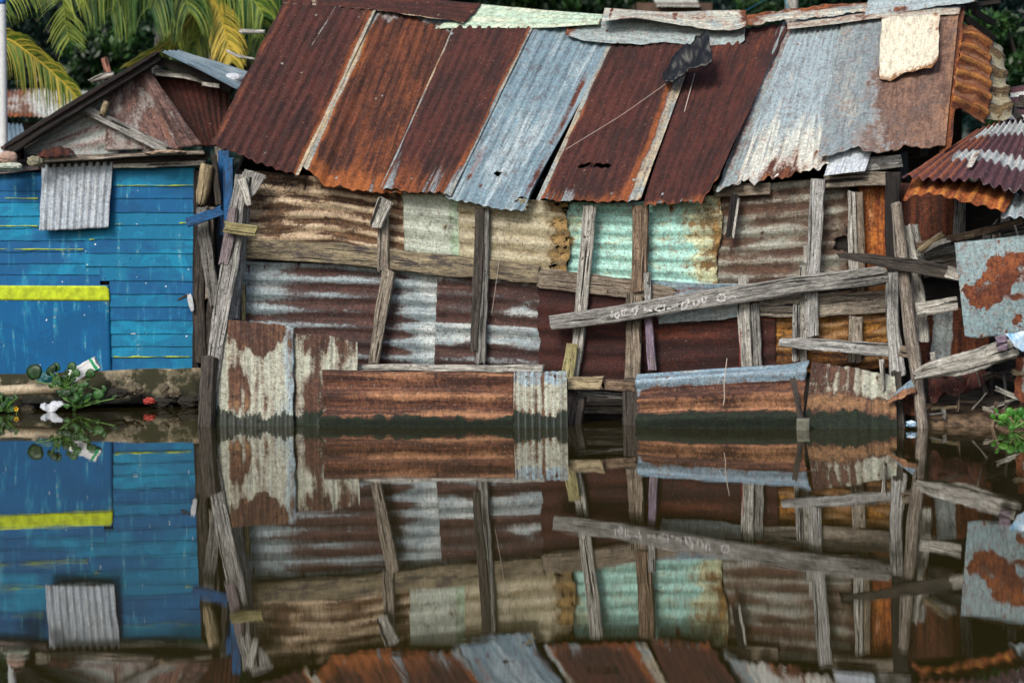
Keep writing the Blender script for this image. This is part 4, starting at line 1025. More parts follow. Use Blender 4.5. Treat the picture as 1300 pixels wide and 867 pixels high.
lb('log_post', W_LOG, [(1137, 256, 14, .5), (1146, 330, 16, .52), (1156, 420, 17, .55), (1166, 490, 15, .62), (1172, 552, 15, .7)], 'leaning bark stripped log', log=True, jit=.15, seed=870)
lb('post', W_PALE, [(1152, 284, 9, .35), (1158, 330, 17, .36), (1166, 385, 17, .36), (1173, 436, 15, .38)], 'gnarled pale driftwood board', th=.06, jit=.3, seed=871, endjag=.06)
lb('post', W_GREY, [(1162, 284, 8, .3), (1172, 345, 8, .3)], th=.04, seed=872, jit=.25)
lb('post', W_YELLOW, [(1140, 338, 10, .18), (1141, 358, 12, .18)], th=.03, seed=873)
lb('post', W_GREY, [(1218, 240, 12, .0), (1214, 330, 12, .0)], th=.05, seed=874)
lb('post', W_PALE, [(1183, 445, 6, .3), (1187, 490, 6, .3)], th=.02, seed=875)
lb('plank', W_DARK, [(1060, 324, 6, .62), (1100, 329, 12, .62), (1150, 337, 17, .62), (1200, 345, 17, .62), (1222, 350, 15, .64)], 'dark tapering plank across the leaning log', th=.06, seed=876, endjag=.05)
lb('plank', W_PALE, [(1200, 345, 15, .66), (1223, 350, 15, .66)], th=.03, seed=877)
lb('plank', W_PALE, [(1162, 393, 17, .55), (1217, 385, 17, .6)], 'short pale plank with two knots', th=.05, seed=878, jit=.05)
lb('plank', W_PALE, [(1159, 478, 8, .8), (1180, 471, 20, .8), (1230, 460, 27, .8), (1292, 440, 22, .8)], 'splintered weathered plank', th=.06, seed=879, jit=.25, endjag=.1)
lb('plank', W_PALE, [(1158, 482, 4, .84), (1220, 466, 7, .84), (1295, 446, 8, .84)], th=.03, seed=880, jit=.2)
lb('plank', W_BROWN, [(1158, 312, 7, .3), (1230, 298, 9, .35), (1300, 280, 8, .4)], 'rusty brown edge batten', th=.05, seed=881)
lb('plank', W_GREY, [(1160, 322, 18, .2), (1240, 306, 18, .25), (1305, 294, 14, .3)], 'rotten grey plank full of debris', th=.05, seed=882, jit=.3)
lb('plank', W_GREY, [(1170, 340, 26, .1), (1225, 326, 24, .1)], th=.04, seed=883, jit=.3)
lb('plank', W_ROT, [(1166, 320, 8, .42), (1200, 296, 10, .42)], th=.05, seed=884, jit=.3, log=True)
lb('plank', W_BROWN, [(1140, 446, 14, .3), (1160, 448, 14, .32)], th=.05, seed=885)
lb('plank', W_DARK, [(1240, 512, 10, .3), (1292, 502, 10, .35)], th=.06, seed=886, jit=.3)
lb('plank', W_DARK, [(1256, 478, 8, .1), (1292, 473, 8, .1)], th=.06, seed=887)
lb('plank', W_DARK, [(1258, 450, 4, .0), (1260, 520, 4, .0)], th=.04, seed=888)
lb('plank', W_GREY, [(1276, 262, 10, .2), (1276, 292, 12, .2)], th=.05, seed=889)
lb('plank', W_GREY, [(1253, 296, 9, .45), (1253, 306, 9, .45)], th=.04, seed=890)
lb('plank', W_GREY, [(1266, 295, 10, .45), (1266, 305, 10, .45)], th=.04, seed=891)
lb('plank', W_MAUVE, [(1263, 437, 19, .93), (1280, 434, 19, .93)], 'small whitish board end under the hanging sheet', th=.03, seed=892, jit=.05)

for i in range(38):
    rr_ = random.Random(900 + i)
    if i < 15: x, y, o_ = rr_.uniform(1170, 1300), rr_.uniform(284, 345), rr_.uniform(.05, .5)
    else: x, y, o_ = rr_.uniform(1180, 1300), rr_.uniform(470, 530), rr_.uniform(.2, .5)
    L_, a_ = rr_.uniform(14, 46), rr_.gauss(-.25, .5) if i % 4 else rr_.gauss(1.4, .3)
    w_ = rr_.uniform(2, 7)
    lb('splinter', rr_.choice([W_GREY2, W_GREY3, W_ROT, W_PALE, W_BROWN2, W_DARK]), [(x - L_ / 2 * math.cos(a_), y - L_ / 2 * math.sin(a_), w_, o_), (x + L_ / 2 * math.cos(a_), y + L_ / 2 * math.sin(a_), w_ * .7, o_ + .1)], th=.02, seed=900 + i, jit=.35, endjag=.05)

# ================================================================== loose things
def crumple(name, P0, ex, ey, ez, mat, label, cat, seed, rough=.25, sub=9, pow_=.75, group=None):
    """crumpled bag: a squashed sphere with creases"""
    nu, nv = sub * 3, sub * 2
    V = []; fs = []
    for i in range(nv + 1):
        th_ = math.pi * i / nv
        for j in range(nu):
            ph = 2 * math.pi * j / nu
            x, y, z = math.sin(th_) * math.cos(ph), math.sin(th_) * math.sin(ph), math.cos(th_)
            r = 1 + rough * 2 * float(fb(x * 2.2 + z * 1.3 + 5, y * 2.2 + 3 - z, seed, 4)) - rough * .8 * abs(float(fb(x * 3 + 9, z * 3 + y * 2, seed + 3, 3))) * 2
            V.append(P0 + ex * x * r + ey * y * r + ez * z * r)
    for i in range(nv):
        for j in range(nu):
            a, b = i * nu + j, i * nu + (j + 1) % nu
            fs.append((a, a + nu, b + nu, b))
    o = mk(name, V, fs, mat, None, uv=np.array(V)[:, [0, 2]], smooth=False)
    return tag(o, label, cat, group)


def crumple_at(name, pl, x, y, w, h, off, mat, label, cat, seed, d=.6, tilt=0, **kw):
    c = pl.at(x, y, off)
    k = np.linalg.norm(c - CAM) / F
    ct, st = math.cos(tilt), math.sin(tilt)
    ex = np.array([ct, 0, st]) * w * k / 2; ez = np.array([-st, 0, ct]) * h * k / 2
    return crumple(name, c, ex, np.array([0, 1, 0]) * w * k / 2 * d, ez, mat, label, cat, seed, **kw)


M_WBAG = plain('white_plastic', '#c3cad2', .4, .3, 18)
M_BBAG = plain('black_plastic', '#08090b', .5, .4, 9, c2='#101317')
M_BLUEBAG = plain('blue_white_plastic', '#d5e2ec', .3, .1, 9, c2='#2f93c4')
M_TEAL = plain('teal_plastic', '#1d5e66', .5, .3, 15)
M_RED = plain('red_plastic', '#b03a2e', .5, .3, 15)
M_GREENP = plain('green_print', '#1f9a63', .5, .15, 30)
M_CARTON = plain('white_carton', '#e3e6e6', .6, .12, 40)
M_STONE = plain('stone', '#6f6755', .95, .6, 22)
M_STONED = plain('dark_stone', '#2c2922', .95, .6, 22)

bag = sheet('plastic_bag', None, M_BBAG, WALL, [(848, 112), (862, 109), (874, 103), (890, 100), (913, 90)], [(845, 100), (860, 82), (874, 65), (890, 54), (904, 44)], amp=0, buckle=.09, bfreq=6, seed=71, ob=-1.2, ot=-1.55, lay=.1, rag=(2, 4, 5, 5), step=1.2)
bag.modifiers['thick'].thickness = .02
tag(bag, 'torn black plastic bag caught on the ridge of the rusty roof', 'plastic bag')
wb = sheet('plastic_bag', None, M_WBAG, BLUE, [(50, 521), (60, 523), (72, 522), (86, 520)], [(52, 512), (62, 513), (72, 511), (80, 509), (86, 511)], amp=0, buckle=.13, bfreq=7, bow=.05, seed=73, ob=.85, ot=.7, rag=(2, 2, 1, 3), step=1.2)
tag(wb, 'crumpled white plastic bag floating below the rusty pipe', 'plastic bag')
bb = sheet('plastic_bag', None, M_BLUEBAG, WALL, [(1281, 430), (1288, 443), (1298, 450), (1330, 452)], [(1275, 424), (1290, 421), (1330, 416)], amp=0, buckle=.09, bfreq=6, seed=72, ob=1.0, ot=.95, rag=(2, 2, 3, 2), step=1.2)
tag(bb, 'blue and white plastic bag stuffed under the hanging blue grey sheet', 'plastic bag')
crumple_at('plastic_scrap', BLUE, 189, 509, 16, 9, .62, M_RED, 'small red plastic scrap at the waterline under the blue house', 'plastic scrap', 11, rough=.55)
crumple_at('plastic_scrap', BLUE, 60, 480, 25, 18, .42, M_TEAL, 'teal plastic scrap lying behind the rusty pipe', 'plastic scrap', 12, rough=.25)
crumple_at('bundle', BLUE, 10, 200, 24, 16, .32, plain('pinkish_cloth', '#b79a8c', .9, .3, 20), 'pale pinkish bundle lying on the roof edge of the blue house', 'bundle', 13, rough=.2)
crumple_at('cloth_scrap', BLUE, 10, 212, 40, 12, .3, plain('pale_cloth', '#b9c2b4', .9, .3, 20), 'greenish white rag hanging over the roof edge of the blue house', 'rag', 14, rough=.3)
crumple_at('rag', BLUE, 44, 205, 20, 13, .3, plain('dirty_cloth', '#8e8a76', .9, .5, 30), 'dirty grey rag beside the curled rusty scrap on the roof edge', 'rag', 15, rough=.4)
crumple_at('rag', BLUE, 212, 194, 52, 7, .25, plain('buff_cloth', '#b39d86', .9, .3, 30), 'long buff rag lying along the roof edge below the pinkish gable', 'rag', 16, rough=.3)
crumple_at('sack', BLUE, 296, 100, 26, 14, -.6, M_WBAG, 'white sack weighing down the grey roof of the blue house', 'sack', 17, rough=.2)
crumple_at('wrapper', WALL, 1157, 538, 15, 9, .85, M_BLUEBAG, 'tiny blue and white wrapper floating beside the leaning log', 'wrapper', 18, rough=.4)
tg = crumple_at('debris_heap', WALL, 1188, 535, 5, 3, .8, M_STONED, 'small dark lump at the waterline by the leaning log', 'debris', 19)

# milk carton with a green band
c = BLUE.at(107, 469, .55); k = np.linalg.norm(c - CAM) / F
ang = .48
ex = np.array([math.cos(ang), .25, math.sin(ang)]) * 18 * k; ez = np.array([-math.sin(ang), 0, math.cos(ang)]) * 8 * k; ey = np.array([0, 1, 0]) * 8 * k
cs = [c + ex * a + ey * b + ez * d for d in (-1, 1) for b in (-1, 1) for a in (-1, 1)]
carton = tag(hexa('carton', cs, M_CARTON, None, sub=7, rough=.02, seed=3, smooth=False, scale=9), 'crushed white carton with a green band on the footing of the blue house', 'carton')
cs2 = [c + ex * a + ey * b * 1.04 + ez * d * 1.04 for d in (-1, 1) for b in (-1, 1) for a in (.62, .86)]
hexa('green_band', cs2, M_GREENP, carton, sub=5, rough=.02, seed=3, smooth=False, scale=9)

# pipe
P = [BLUE.at(x, y, .62) for x, y in ((-140, 499), (0, 497), (60, 493), (112, 489))]
M_PIPE = tin('rusty_white_pipe', '#c9bfa8', '#b5a68a', '#5d3a22', '#96623a', '#b98450', 1)
pv = smooth_path(P, 40)
pipe = beam3('pipe', None, M_PIPE, pv, np.full(40, .125), (0, -1, .2), .125, True, .05, 31)
tag(pipe, 'long rust stained white pipe lying above the water before the blue house', 'pipe')

# stones along the footing
for i, (x, y, w, h, mt, lab) in enumerate((
        (168, 494, 26, 16, M_STONE, 'pale angular stone against the footing, left of the red scrap'), (207, 493, 14, 14, M_STONE, 'small round pale stone right of the red scrap'),
        (222, 498, 20, 12, M_STONE, 'flat pale stone near the corner post'), (150, 499, 28, 14, M_STONED, 'dark stone beside the water hyacinth'), (205, 512, 34, 14, M_STONED, 'wide dark stone at the waterline right of the red scrap'),
        (24, 512, 10, 22, M_STONE, 'upright pale block below the rusty pipe'), (36, 519, 18, 12, M_STONE, 'grey rubble lump beside the yellow flower'), (240, 510, 30, 16, M_STONED, 'dark stone next to the foot of the corner post'),
        (88, 508, 22, 14, M_STONED, 'dark lump behind the crumpled white bag'))):
    crumple_at('stone', BLUE, x, y, w, h, .42 if mt is M_STONE else .5, mt, lab, 'stone', 40 + i, rough=.42, sub=7, group='stones along the footing')

# wires and strings
M_WIRE = plain('dark_wire', '#2b2a29', .6, .2)
M_STRING = plain('pale_string', '#b9aca0', .8, .2)
def wire(label, pts, r, mat, name='wire', k=24):
    P = smooth_path(pts, k)
    return tag(tube(name, P, r, mat), label, name)
def roofp(x, y, f):   # point just above the roof at fraction f of the slope
    return WALL.at(x, y, RE + (RR - RE) * f + .24)
wire('pale string slanting over the maroon roof sheet from the black bag', [roofp(718, 190, .34), roofp(790, 146, .55), roofp(852, 102, .76)], .0032, M_STRING, 'string')
wire('short pale string from the black bag up over the ridge', [roofp(902, 56, .98), roofp(916, 36, 1.05), roofp(930, 26, 1.1)], .0032, M_STRING, 'string')
wire('thin white stick lying on the roof under the black bag', [roofp(882, 94, .8), roofp(869, 142, .6)], .005, M_STRING, 'stick')
wire('loop of dark wire hanging under the left eave', [WALL.at(x, y, .3) for x, y in ((334, 226), (336, 238), (346, 247), (360, 248), (370, 240), (376, 232))], .004, M_WIRE)
wire('pale beaded string hanging over the rolled blue lip', [WALL.at(x, y, o) for x, y, o in ((923, 455, .62), (921, 470, .72), (919, 490, .82), (920, 505, .86), (918, 515, .88))], .004, M_STRING, 'string')
wire('thin wire hanging beside the double post', [WALL.at(x, y, .12) for x, y in ((640, 262), (634, 330), (624, 400))], .0022, M_STRING)
wire('thin rust red wire beside the pale post', [WALL.at(x, y, .16) for x, y in ((940, 420), (939, 465))], .003, M_RED)
beam('rag', None, M_WBAG, BLUE, [(240, 372, 5, .12), (242, 385, 7, .13), (245, 396, 4, .12)], th=.02, seed=33, jit=.4)
tag(bpy.data.objects['rag.002'] if 'rag.002' in bpy.data.objects else bpy.data.objects['rag'], 'white rag snagged at the right end of the blue wall', 'rag')
tag(beam('stick', None, W_DARK, BLUE, [(225, 381, 3, .2), (240, 374, 4, .1)], th=.03, seed=34, log=True), 'short rusty rod poking out of the blue wall', 'rod')

# ------------------------------------------------------------------ leaves
def leafmat(name, c1, c2, rough=.5, trans=.25):
    t = NT(name)
    nd = t.t.nodes.new('ShaderNodeAttribute'); nd.attribute_name = 'tone'
    p = t.n('NewGeometry')
    n1 = t.noise(p, 8, 3, .6)
    col = t.mix(t.ss(t.mth('ADD', nd.outputs['Fac'], t.mth('MULTIPLY', t.mth('SUBTRACT', n1, .5), .6)), .0, 1.0), hx(c1), hx(c2))
    b = t.t.nodes.new('ShaderNodeBsdfPrincipled')
    t.put(b.inputs['Base Color'], col); b.inputs['Roughness'].default_value = rough
    tr = t.t.nodes.new('ShaderNodeBsdfTranslucent'); t.link(col, tr.inputs[0])
    mx = t.t.nodes.new('ShaderNodeMixShader'); mx.inputs[0].default_value = trans
    t.link(b.outputs[0], mx.inputs[1]); t.link(tr.outputs[0], mx.inputs[2]); t.link(mx.outputs[0], t.out.inputs[0])
    return t.m


L_HYA = leafmat('hyacinth_leaf', '#0f2e16', '#3a6b31', .45)
L_HYAB = leafmat('bright_hyacinth_leaf', '#24661a', '#58982f', .45)
L_PALM = leafmat('palm_leaf', '#245a22', '#b0bf52', .45, .35)
L_GOLD = leafmat('golden_palm_leaf', '#5f7f2a', '#e2c957', .45, .35)
L_TREE = leafmat('jungle_leaf', '#08211a', '#22492b', .5)
L_TREE2 = leafmat('bluish_jungle_leaf', '#08221f', '#1d473c', .5)
L_TREE3 = leafmat('fresh_jungle_leaf', '#0f2a15', '#3a6228', .5)
M_STEM = plain('leaf_stem', '#5d8a3a', .5, .3)


def leaf_plant(name, label, root, leaves, mat, pl, off, cat='plant', stem_r=.006):
    """leaves: (px, py, w px, h px, tilt) round hyacinth leaves, each on a curved stem from root"""
    r0 = pl.at(root[0], root[1], off)
    k = np.linalg.norm(r0 - CAM) / F
    rt = empty(name, r0, label, cat)
    rl = random.Random(root[0] * 7 + len(leaves))
    leaves = list(leaves) + [(root[0] + rl.gauss(0, 17), root[1] - rl.uniform(0, 24), rl.uniform(5, 11), rl.uniform(3, 9), rl.uniform(-1.2, 1.2)) for _ in range(13)]
    for i, (x, y, w, h, tl) in enumerate(leaves):
        fold = rl.uniform(.1, .9)
        o_ = off + .2 * (rnd.random() - .4)
        c = pl.at(x, y, o_)
        base = c - np.array([math.sin(tl) * 0, 0, h * k / 2])
        mid = (r0 * .6 + base * .4) + np.array([(base[0] - r0[0]) * .2, 0, .03])
        tube('stem', smooth_path([r0, mid, base], 12), stem_r, M_STEM, rt, 6)
        V = [c]; fs = []; n = 18
        ey = np.array([.3 * math.sin(i * 1.7), -.5, .2]) * w * k * .22
        ct, st = math.cos(tl), math.sin(tl)
        for ring in (.5, 1.0):
            for j in range(n):
                a = 2 * math.pi * j / n
                rr_ = ring * 1.22 * (1 + .05 * math.sin(3 * a + i) + .16 * math.cos(a - math.pi / 2) * (ring > .6) - .3 * math.exp(-((a - 1.5 * math.pi) / .3) ** 2) * (ring > .6))
                X = math.cos(a) * rr_ * w / 2.3; Z = math.sin(a) * rr_ * h / 2.3
                V.append(c + np.array([ct * X - st * Z, 0, st * X + ct * Z]) * k + ey * (math.cos(a) * ring * .6 - ring * ring * .5 + .16 * math.sin(5 * a + i) * ring + fold * abs(math.cos(a)) * ring))
        for j in range(n):
            j2 = (j + 1) % n
            fs.append((0, 1 + j, 1 + j2)); fs.append((1 + j, 1 + n + j, 1 + n + j2, 1 + j2))
        tn = .15 + .7 * rnd.random()
        mk('leaf', V, fs, mat, rt, tone=[tn - .3] + [tn + .15] * n + [tn - .1] * n, solid=.001)
    return rt


leaf_plant('water_hyacinth', 'water hyacinth with round dark leaves growing over the rusty pipe', (82, 494), [(44, 474, 19, 20, .2), (66, 470, 14, 10, .9), (72, 467, 9, 12, .3), (91, 466, 12, 11, -.4), (115, 475, 12, 11, .2), (80, 483, 18, 9, .5), (70, 484, 9, 14, -.3), (90, 480, 20, 7, .6)], L_HYA, BLUE, .8)
leaf_plant('water_hyacinth', 'water hyacinth with broad leaves at the waterline right of the white bag', (100, 518), [(92, 505, 18, 14, -.5), (106, 490, 14, 8, .3), (125, 502, 14, 12, .1), (145, 504, 9, 4, .3), (84, 500, 14, 9, .2), (104, 510, 18, 10, .7), (112, 507, 9, 13, .1)], L_HYA, BLUE, .9)
leaf_plant('water_hyacinth', 'water hyacinth clump at the left edge beside the yellow flower', (4, 522), [(8, 512, 18, 12, .7), (-4, 508, 18, 14, .4), (12, 520, 12, 8, .3), (-12, 514, 20, 14, -.2), (2, 518, 16, 8, .8)], L_HYA, BLUE, .95)
leaf_plant('water_hyacinth', 'bright green seedling plants growing at the waterline at the right edge', (1286, 545), [(1274, 530, 12, 9, .2), (1282, 524, 9, 12, .0), (1290, 531, 11, 8, -.3), (1297, 524, 10, 12, .3), (1304, 530, 12, 9, .1), (1278, 535, 8, 8, .6)], L_HYAB, WALL, .95)
# yellow flower
fp = BLUE.at(21, 519, 1.0)
fl = empty('flower', fp - np.array([0, 0, .06]), 'small yellow flower on the water beside the left hyacinth clump', 'flower')
M_YEL = plain('yellow_petal', '#e6b513', .5, .15)
for i in range(5):
    a = i * 2 * math.pi / 5 + .3
    V = [fp, fp + np.array([math.cos(a - .5) * .02, -.012, math.sin(a - .5) * .02]), fp + np.array([math.cos(a) * .03, -.02, math.sin(a) * .03]), fp + np.array([math.cos(a + .5) * .02, -.012, math.sin(a + .5) * .02])]
    mk('petal', V, [(0, 1, 2, 3)], M_YEL, fl, solid=.002)
tube('stem', [fp, fp - np.array([0, 0, .05]), fp - np.array([.01, 0, .1])], .004, M_STEM, fl)

# ================================================================== PALMS
def frond(parent, pts, off, L, n, mat, seed, hang=.5, wid=.02, name='frond', spread=.9, tone=(.1, .9)):
    """pts: (px, py, extra distance) rachis; L leaflet length in metres"""
    rs_ = np.random.RandomState(seed)
    pl = depth(off)
    n = int(n * 1.5)
    P = smooth_path([pl.at(p[0], p[1], -(p[2] if len(p) > 2 else 0)) for p in pts], n)
    T = np.gradient(P, axis=0); T /= np.linalg.norm(T, axis=1)[:, None]
    V = []; fs = []; tn = []
    # rachis
    for i in range(n):
        r_ = .022 * (1 - .75 * i / n)
        for a in range(4):
            an = a * math.pi / 2
            V.append(P[i] + np.array([0, math.cos(an), 0]) * r_ + np.array([-T[i][2], 0, T[i][0]]) * math.sin(an) * r_); tn.append(1.0)
        if i:
            b = 4 * (i - 1)
            for a in range(4):
                fs.append((b + a, b + (a + 1) % 4, b + 4 + (a + 1) % 4, b + 4 + a))
    up = np.array([0, 0, 1.0])
    for i in range(2, n):
        t = i / n
        l_ = L * (.45 + .55 * math.sin(math.pi * min(1, t * .85 + .12))) * (.85 + .3 * rs_.rand())
        for s in (-1, 1):
            if rs_.rand() < .04: continue
            nn = np.array([0, -1, 0]) * math.cos(.9) + up * .3
            sd = np.cross(T[i], np.array([0, -1.0, 0])); sd /= np.linalg.norm(sd)
            ph = (rs_.rand() - .3) * 1.0
            d = s * sd * math.cos(ph) + np.array([0, -1, 0]) * math.sin(ph) * s * .8
            d = d * spread + T[i] * (.55 + .2 * rs_.rand())
            d /= np.linalg.norm(d)
            tone_ = tone[0] + (tone[1] - tone[0]) * rs_.rand()
            b = len(V)
            p = P[i].copy()
            wv = np.cross(d, np.array([.2, -.9, .3 * s])); wv /= np.linalg.norm(wv)
            m_ = 6
            for j in range(m_):
                q = j / (m_ - 1)
                w_ = wid * (1 - q ** 1.5) * (.5 + min(1, q * 5) * .5) * .5 + .0015
                V += [p - wv * w_, p + wv * w_]; tn += [tone_ + .1 * q] * 2
                d2 = d * (1 - hang * q * 1.2) + np.array([0, 0, -1]) * hang * q * 1.6
                d2 /= np.linalg.norm(d2)
                p = p + d2 * l_ / (m_ - 1)
                if j:
                    c_ = b + 2 * j
                    fs.append((c_ - 2, c_ - 1, c_ + 1, c_))
    return mk(name, V, fs, mat, parent, tone=tn, smooth=False)


def palm(label, tx, ty, y, tops, seed):
    pl = depth(y)
    base = pl.at(tx, ty); base[2] = 0.1
    rt = empty('coconut_palm', base, label, 'palm tree')
    top = pl.at(*tops)
    mid = (base + top) / 2 + np.array([.15, .1, 0])
    P = smooth_path([base, mid, top], 40)
    beam3('trunk', rt, W_GREY, P, np.linspace(.17, .1, 40), (0, -1, 0), .2, True, .12, seed)
    return rt


pa = palm('coconut palm with long fronds hanging in at the left edge, before the far tin roofs', -70, 300, 25.5, (-60, 35), 1)
frond(pa, [(-60, 36), (-20, 42), (15, 52), (55, 82), (80, 105), (98, 124)], 25.2, .62, 60, L_GOLD, 11, hang=.95, wid=.018, spread=.55, tone=(-.1, .7))
frond(pa, [(-60, 30), (-90, 40), (-130, 70)], 25.4, .6, 40, L_PALM, 12)
frond(pa, [(-60, 30), (-70, -30), (-110, -80)], 25.6, .6, 40, L_PALM, 13)
frond(pa, [(-60, 30), (-20, -10), (20, -28), (60, -30)], 25.7, .6, 40, L_PALM, 14, hang=.7)
pbm = palm('coconut palm with dense green fronds above the blue house roof', 124, 300, 27.5, (214, -60), 2)
for i, (pts, L, mt, hg, sp, tn) in enumerate((
        ([(214, -60), (150, -75), (100, -40), (80, 0), (84, 34), (88, 52)], .52, L_PALM, .35, .75, (.2, 1.1)),
        ([(214, -60), (170, -62), (130, -40), (112, -14), (104, 10)], .7, L_PALM, .8, .6, (-.1, .6)),
        ([(214, -60), (190, -45), (170, -30), (150, -5), (140, 18)], .7, L_PALM, .85, .6, (-.1, .5)),
        ([(214, -60), (205, -40), (196, -10), (190, 12)], .7, L_PALM, .8, .6, (-.2, .5)),
        ([(214, -60), (225, -35), (236, -5), (240, 15)], .7, L_PALM, .8, .6, (-.1, .6)),
        ([(214, -60), (262, -50), (300, -25), (322, 0), (334, 20)], .65, L_PALM, .7, .6, (0, .7)),
        ([(214, -60), (270, -60), (330, -45), (372, -15)], .65, L_PALM, .8, .6, (-.1, .5)))):
    frond(pbm, pts, 26.2 + .15 * i, L, 56, mt, 20 + i, hang=hg, spread=sp, tone=tn)
pcm = palm('coconut palm with golden yellow drooping fronds right beside the rusty roof', 268, 300, 27.9, (262, -20), 3)
for i, (pts, L, mt, hg, sp, tn) in enumerate((
        ([(262, -20), (270, 0), (278, 14), (286, 40), (291, 66), (294, 78)], .42, L_GOLD, .55, .75, (.3, 1.2)),
        ([(262, -20), (252, 10), (235, 34), (205, 60), (164, 84)], .3, L_GOLD, .35, .35, (.0, .6)),
        ([(262, -20), (262, 10), (256, 40), (246, 62)], .42, L_PALM, .7, .6, (.2, 1.0)),
        ([(262, -20), (300, -10), (326, 20), (338, 60), (340, 90)], .55, L_PALM, .7, .7, (.0, .6)),
        ([(262, -20), (310, -20), (345, 0), (365, 40)], .55, L_PALM, .7, .7, (-.2, .4)),
        ([(262, -20), (240, -5), (228, 20), (222, 44)], .5, L_PALM, .7, .6, (.1, .8)))):
    frond(pcm, pts, 27 + .2 * i, L, 48, mt, 40 + i, hang=hg, spread=sp, tone=tn)

# ================================================================== FAR HUTS, POLES
def hut(label, x0, x1, yt, yb, y, wallmat, roofmat, rb, rt_, rw_):
    pl = depth(y)
    b0, b1 = pl.at(x0, yb), pl.at(x1, yb)
    t0, t1 = pl.at(x0, yt), pl.at(x1, yt)
    rt = empty('tin_hut', (b0 + b1) / 2, label, 'hut')
    bk = np.array([0, 2.5, 0])
    g = lambda p: np.array([p[0], p[1], .0])
    quads('wall', [[g(b0), g(b1), t1, t0], [g(b1), g(b1) + bk, t1 + bk, t1], [g(b0) + bk, g(b0), t0, t0 + bk], [g(b1) + bk, g(b0) + bk, t0 + bk, t1 + bk]], wallmat, rt)
    sheet('roof', rt, roofmat, pl, rb, rt_, pitch=rw_[0], amp=.012, ob=.3, ot=-2.0, wear=rw_[1], seed=int(x0) % 50)
    return rt


hut('far hut with a rust blotched white tin roof behind the hanging palm frond', -60, 96, 155, 230, 28, W_DARK, T_ZINCW, [(-60, 150), (30, 148), (80, 150), (104, 140)], [(-40, 118), (20, 114), (60, 112), (88, 120)], (6, lambda U, V, C: (.15 + 1.2 * fb(U * 5, V * 4, 901) + .5 * box(U, .3, .6, .1), .5, 0, .7)))
hut('low far hut with a blue grey tin roof at the left edge', -40, 30, 188, 260, 25, W_DARK, T_ZINC, [(-40, 190), (36, 186)], [(-30, 156), (28, 158)], (7, lambda U, V, C: (-.3, .2, 0, .3)))
hut('small far hut with a bright fluted roof peeping over the black rafter', 84, 125, 128, 190, 30, W_DARK, T_ZINCW, [(84, 129), (118, 128)], [(90, 112), (114, 116)], (6, lambda U, V, C: (-.3, .2, 0, .8)))
hut('hillside hut with a white roof and brown walls above the ridge', 806, 906, 4, 40, 41, plain('brown_hut_wall', '#5c483b', .9, .5, 2), T_ZINCW, [(834, 8), (890, 9)], [(828, -4), (884, -4)], (5, lambda U, V, C: (-.2 + .8 * fb(U * 4, V * 3, 5), .3, 0, .9)))
pl = depth(24.6)
up = empty('utility_pole', pl.at(3, 300), 'white concrete pole with a blue band at the left edge', 'pole')
b, t_ = pl.at(5, 300), pl.at(2, -30); b[2] = 0
tube('shaft', smooth_path([b, (b + t_) / 2, t_], 20), .05, plain('white_pole_paint', '#cfd5d6', .7, .2), up)
q0, q1 = pl.at(2, 6), pl.at(2, -14)
tube('blue_band', smooth_path([q0, q1], 6), .054, plain('blue_band_paint', '#2363b8', .6, .2), up)
pl = depth(34)
up = empty('utility_pole', pl.at(1005, 313), 'grey weathered pole rising behind the ridge above the shack', 'pole')
b, t_ = pl.at(1022, 313), pl.at(1004, -12); b[2] = 0
tube('shaft', smooth_path([b, (b + t_) / 2, t_], 20), .11, W_PALE, up)
wire('thin blue wire running up behind the ridge', [depth(32).at(925, 26), depth(33).at(965, 4), depth(34).at(1000, -18)], .006, plain('blue_wire', '#2f6f86', .6, .2))
wire('thin brown wire running up behind the ridge', [depth(32).at(945, 24), depth(33).at(980, 2), depth(34).at(1004, -14)], .006, M_WIRE)
wire('blue guy wire beside the grey weathered pole', [depth(33).at(1002, 16), depth(34).at(992, -14)], .012, plain('blue_cable', '#3a7f95', .6, .2))
tag(beam('branch', None, W_PALE, depth(25), [(303, 40, 6), (338, 41, 5)], th=.05, seed=77, log=True), 'bare grey branch poking out left of the rusty roof', 'branch')
tag(beam('branch', None, W_PALE, depth(24.5), [(286, 64, 3), (300, 71, 4), (325, 76, 4)], th=.04, seed=78, log=True), 'thin white twig above the white sack', 'branch')

# ================================================================== TREES
def leaves(centers, radii, per, size, seed, tones, squash=1.0):
    rs_ = np.random.RandomState(seed)
    V = []; tn = []
    for c_, r_, t0 in zip(centers, radii, tones):
        d = rs_.normal(size=(per, 3)); d /= np.linalg.norm(d, axis=1)[:, None]
        p = c_ + d * (r_ * rs_.rand(per, 1) ** .45) * np.array([1, 1, squash])
        a = rs_.normal(size=(per, 3)); a[:, 2] -= .6; a /= np.linalg.norm(a, axis=1)[:, None]
        b = np.cross(a, rs_.normal(size=(per, 3)) + np.array([0, 0, 1.2])); b /= np.linalg.norm(b, axis=1)[:, None]
        s = size * (.6 + .8 * rs_.rand(per, 1))
        q = np.stack([p - a * s * .6, p + b * s * .28, p + a * s * .6, p - b * s * .28], 1)
        V.append(q.reshape(-1, 3)); tn.append(np.repeat(t0 + .35 * (rs_.rand(per) - .5), 4))
    V = np.concatenate(V); f = np.arange(len(V), dtype=np.int32).reshape(-1, 4)
    return V, f, np.concatenate(tn)


def ground_z(x, y):
    y = np.asarray(y, float)
    return -.6 + .75 * sm(y, 21.8, 24.0) + 22 * sm(y, 36, 95) + 30 * sm(y, 90, 300)


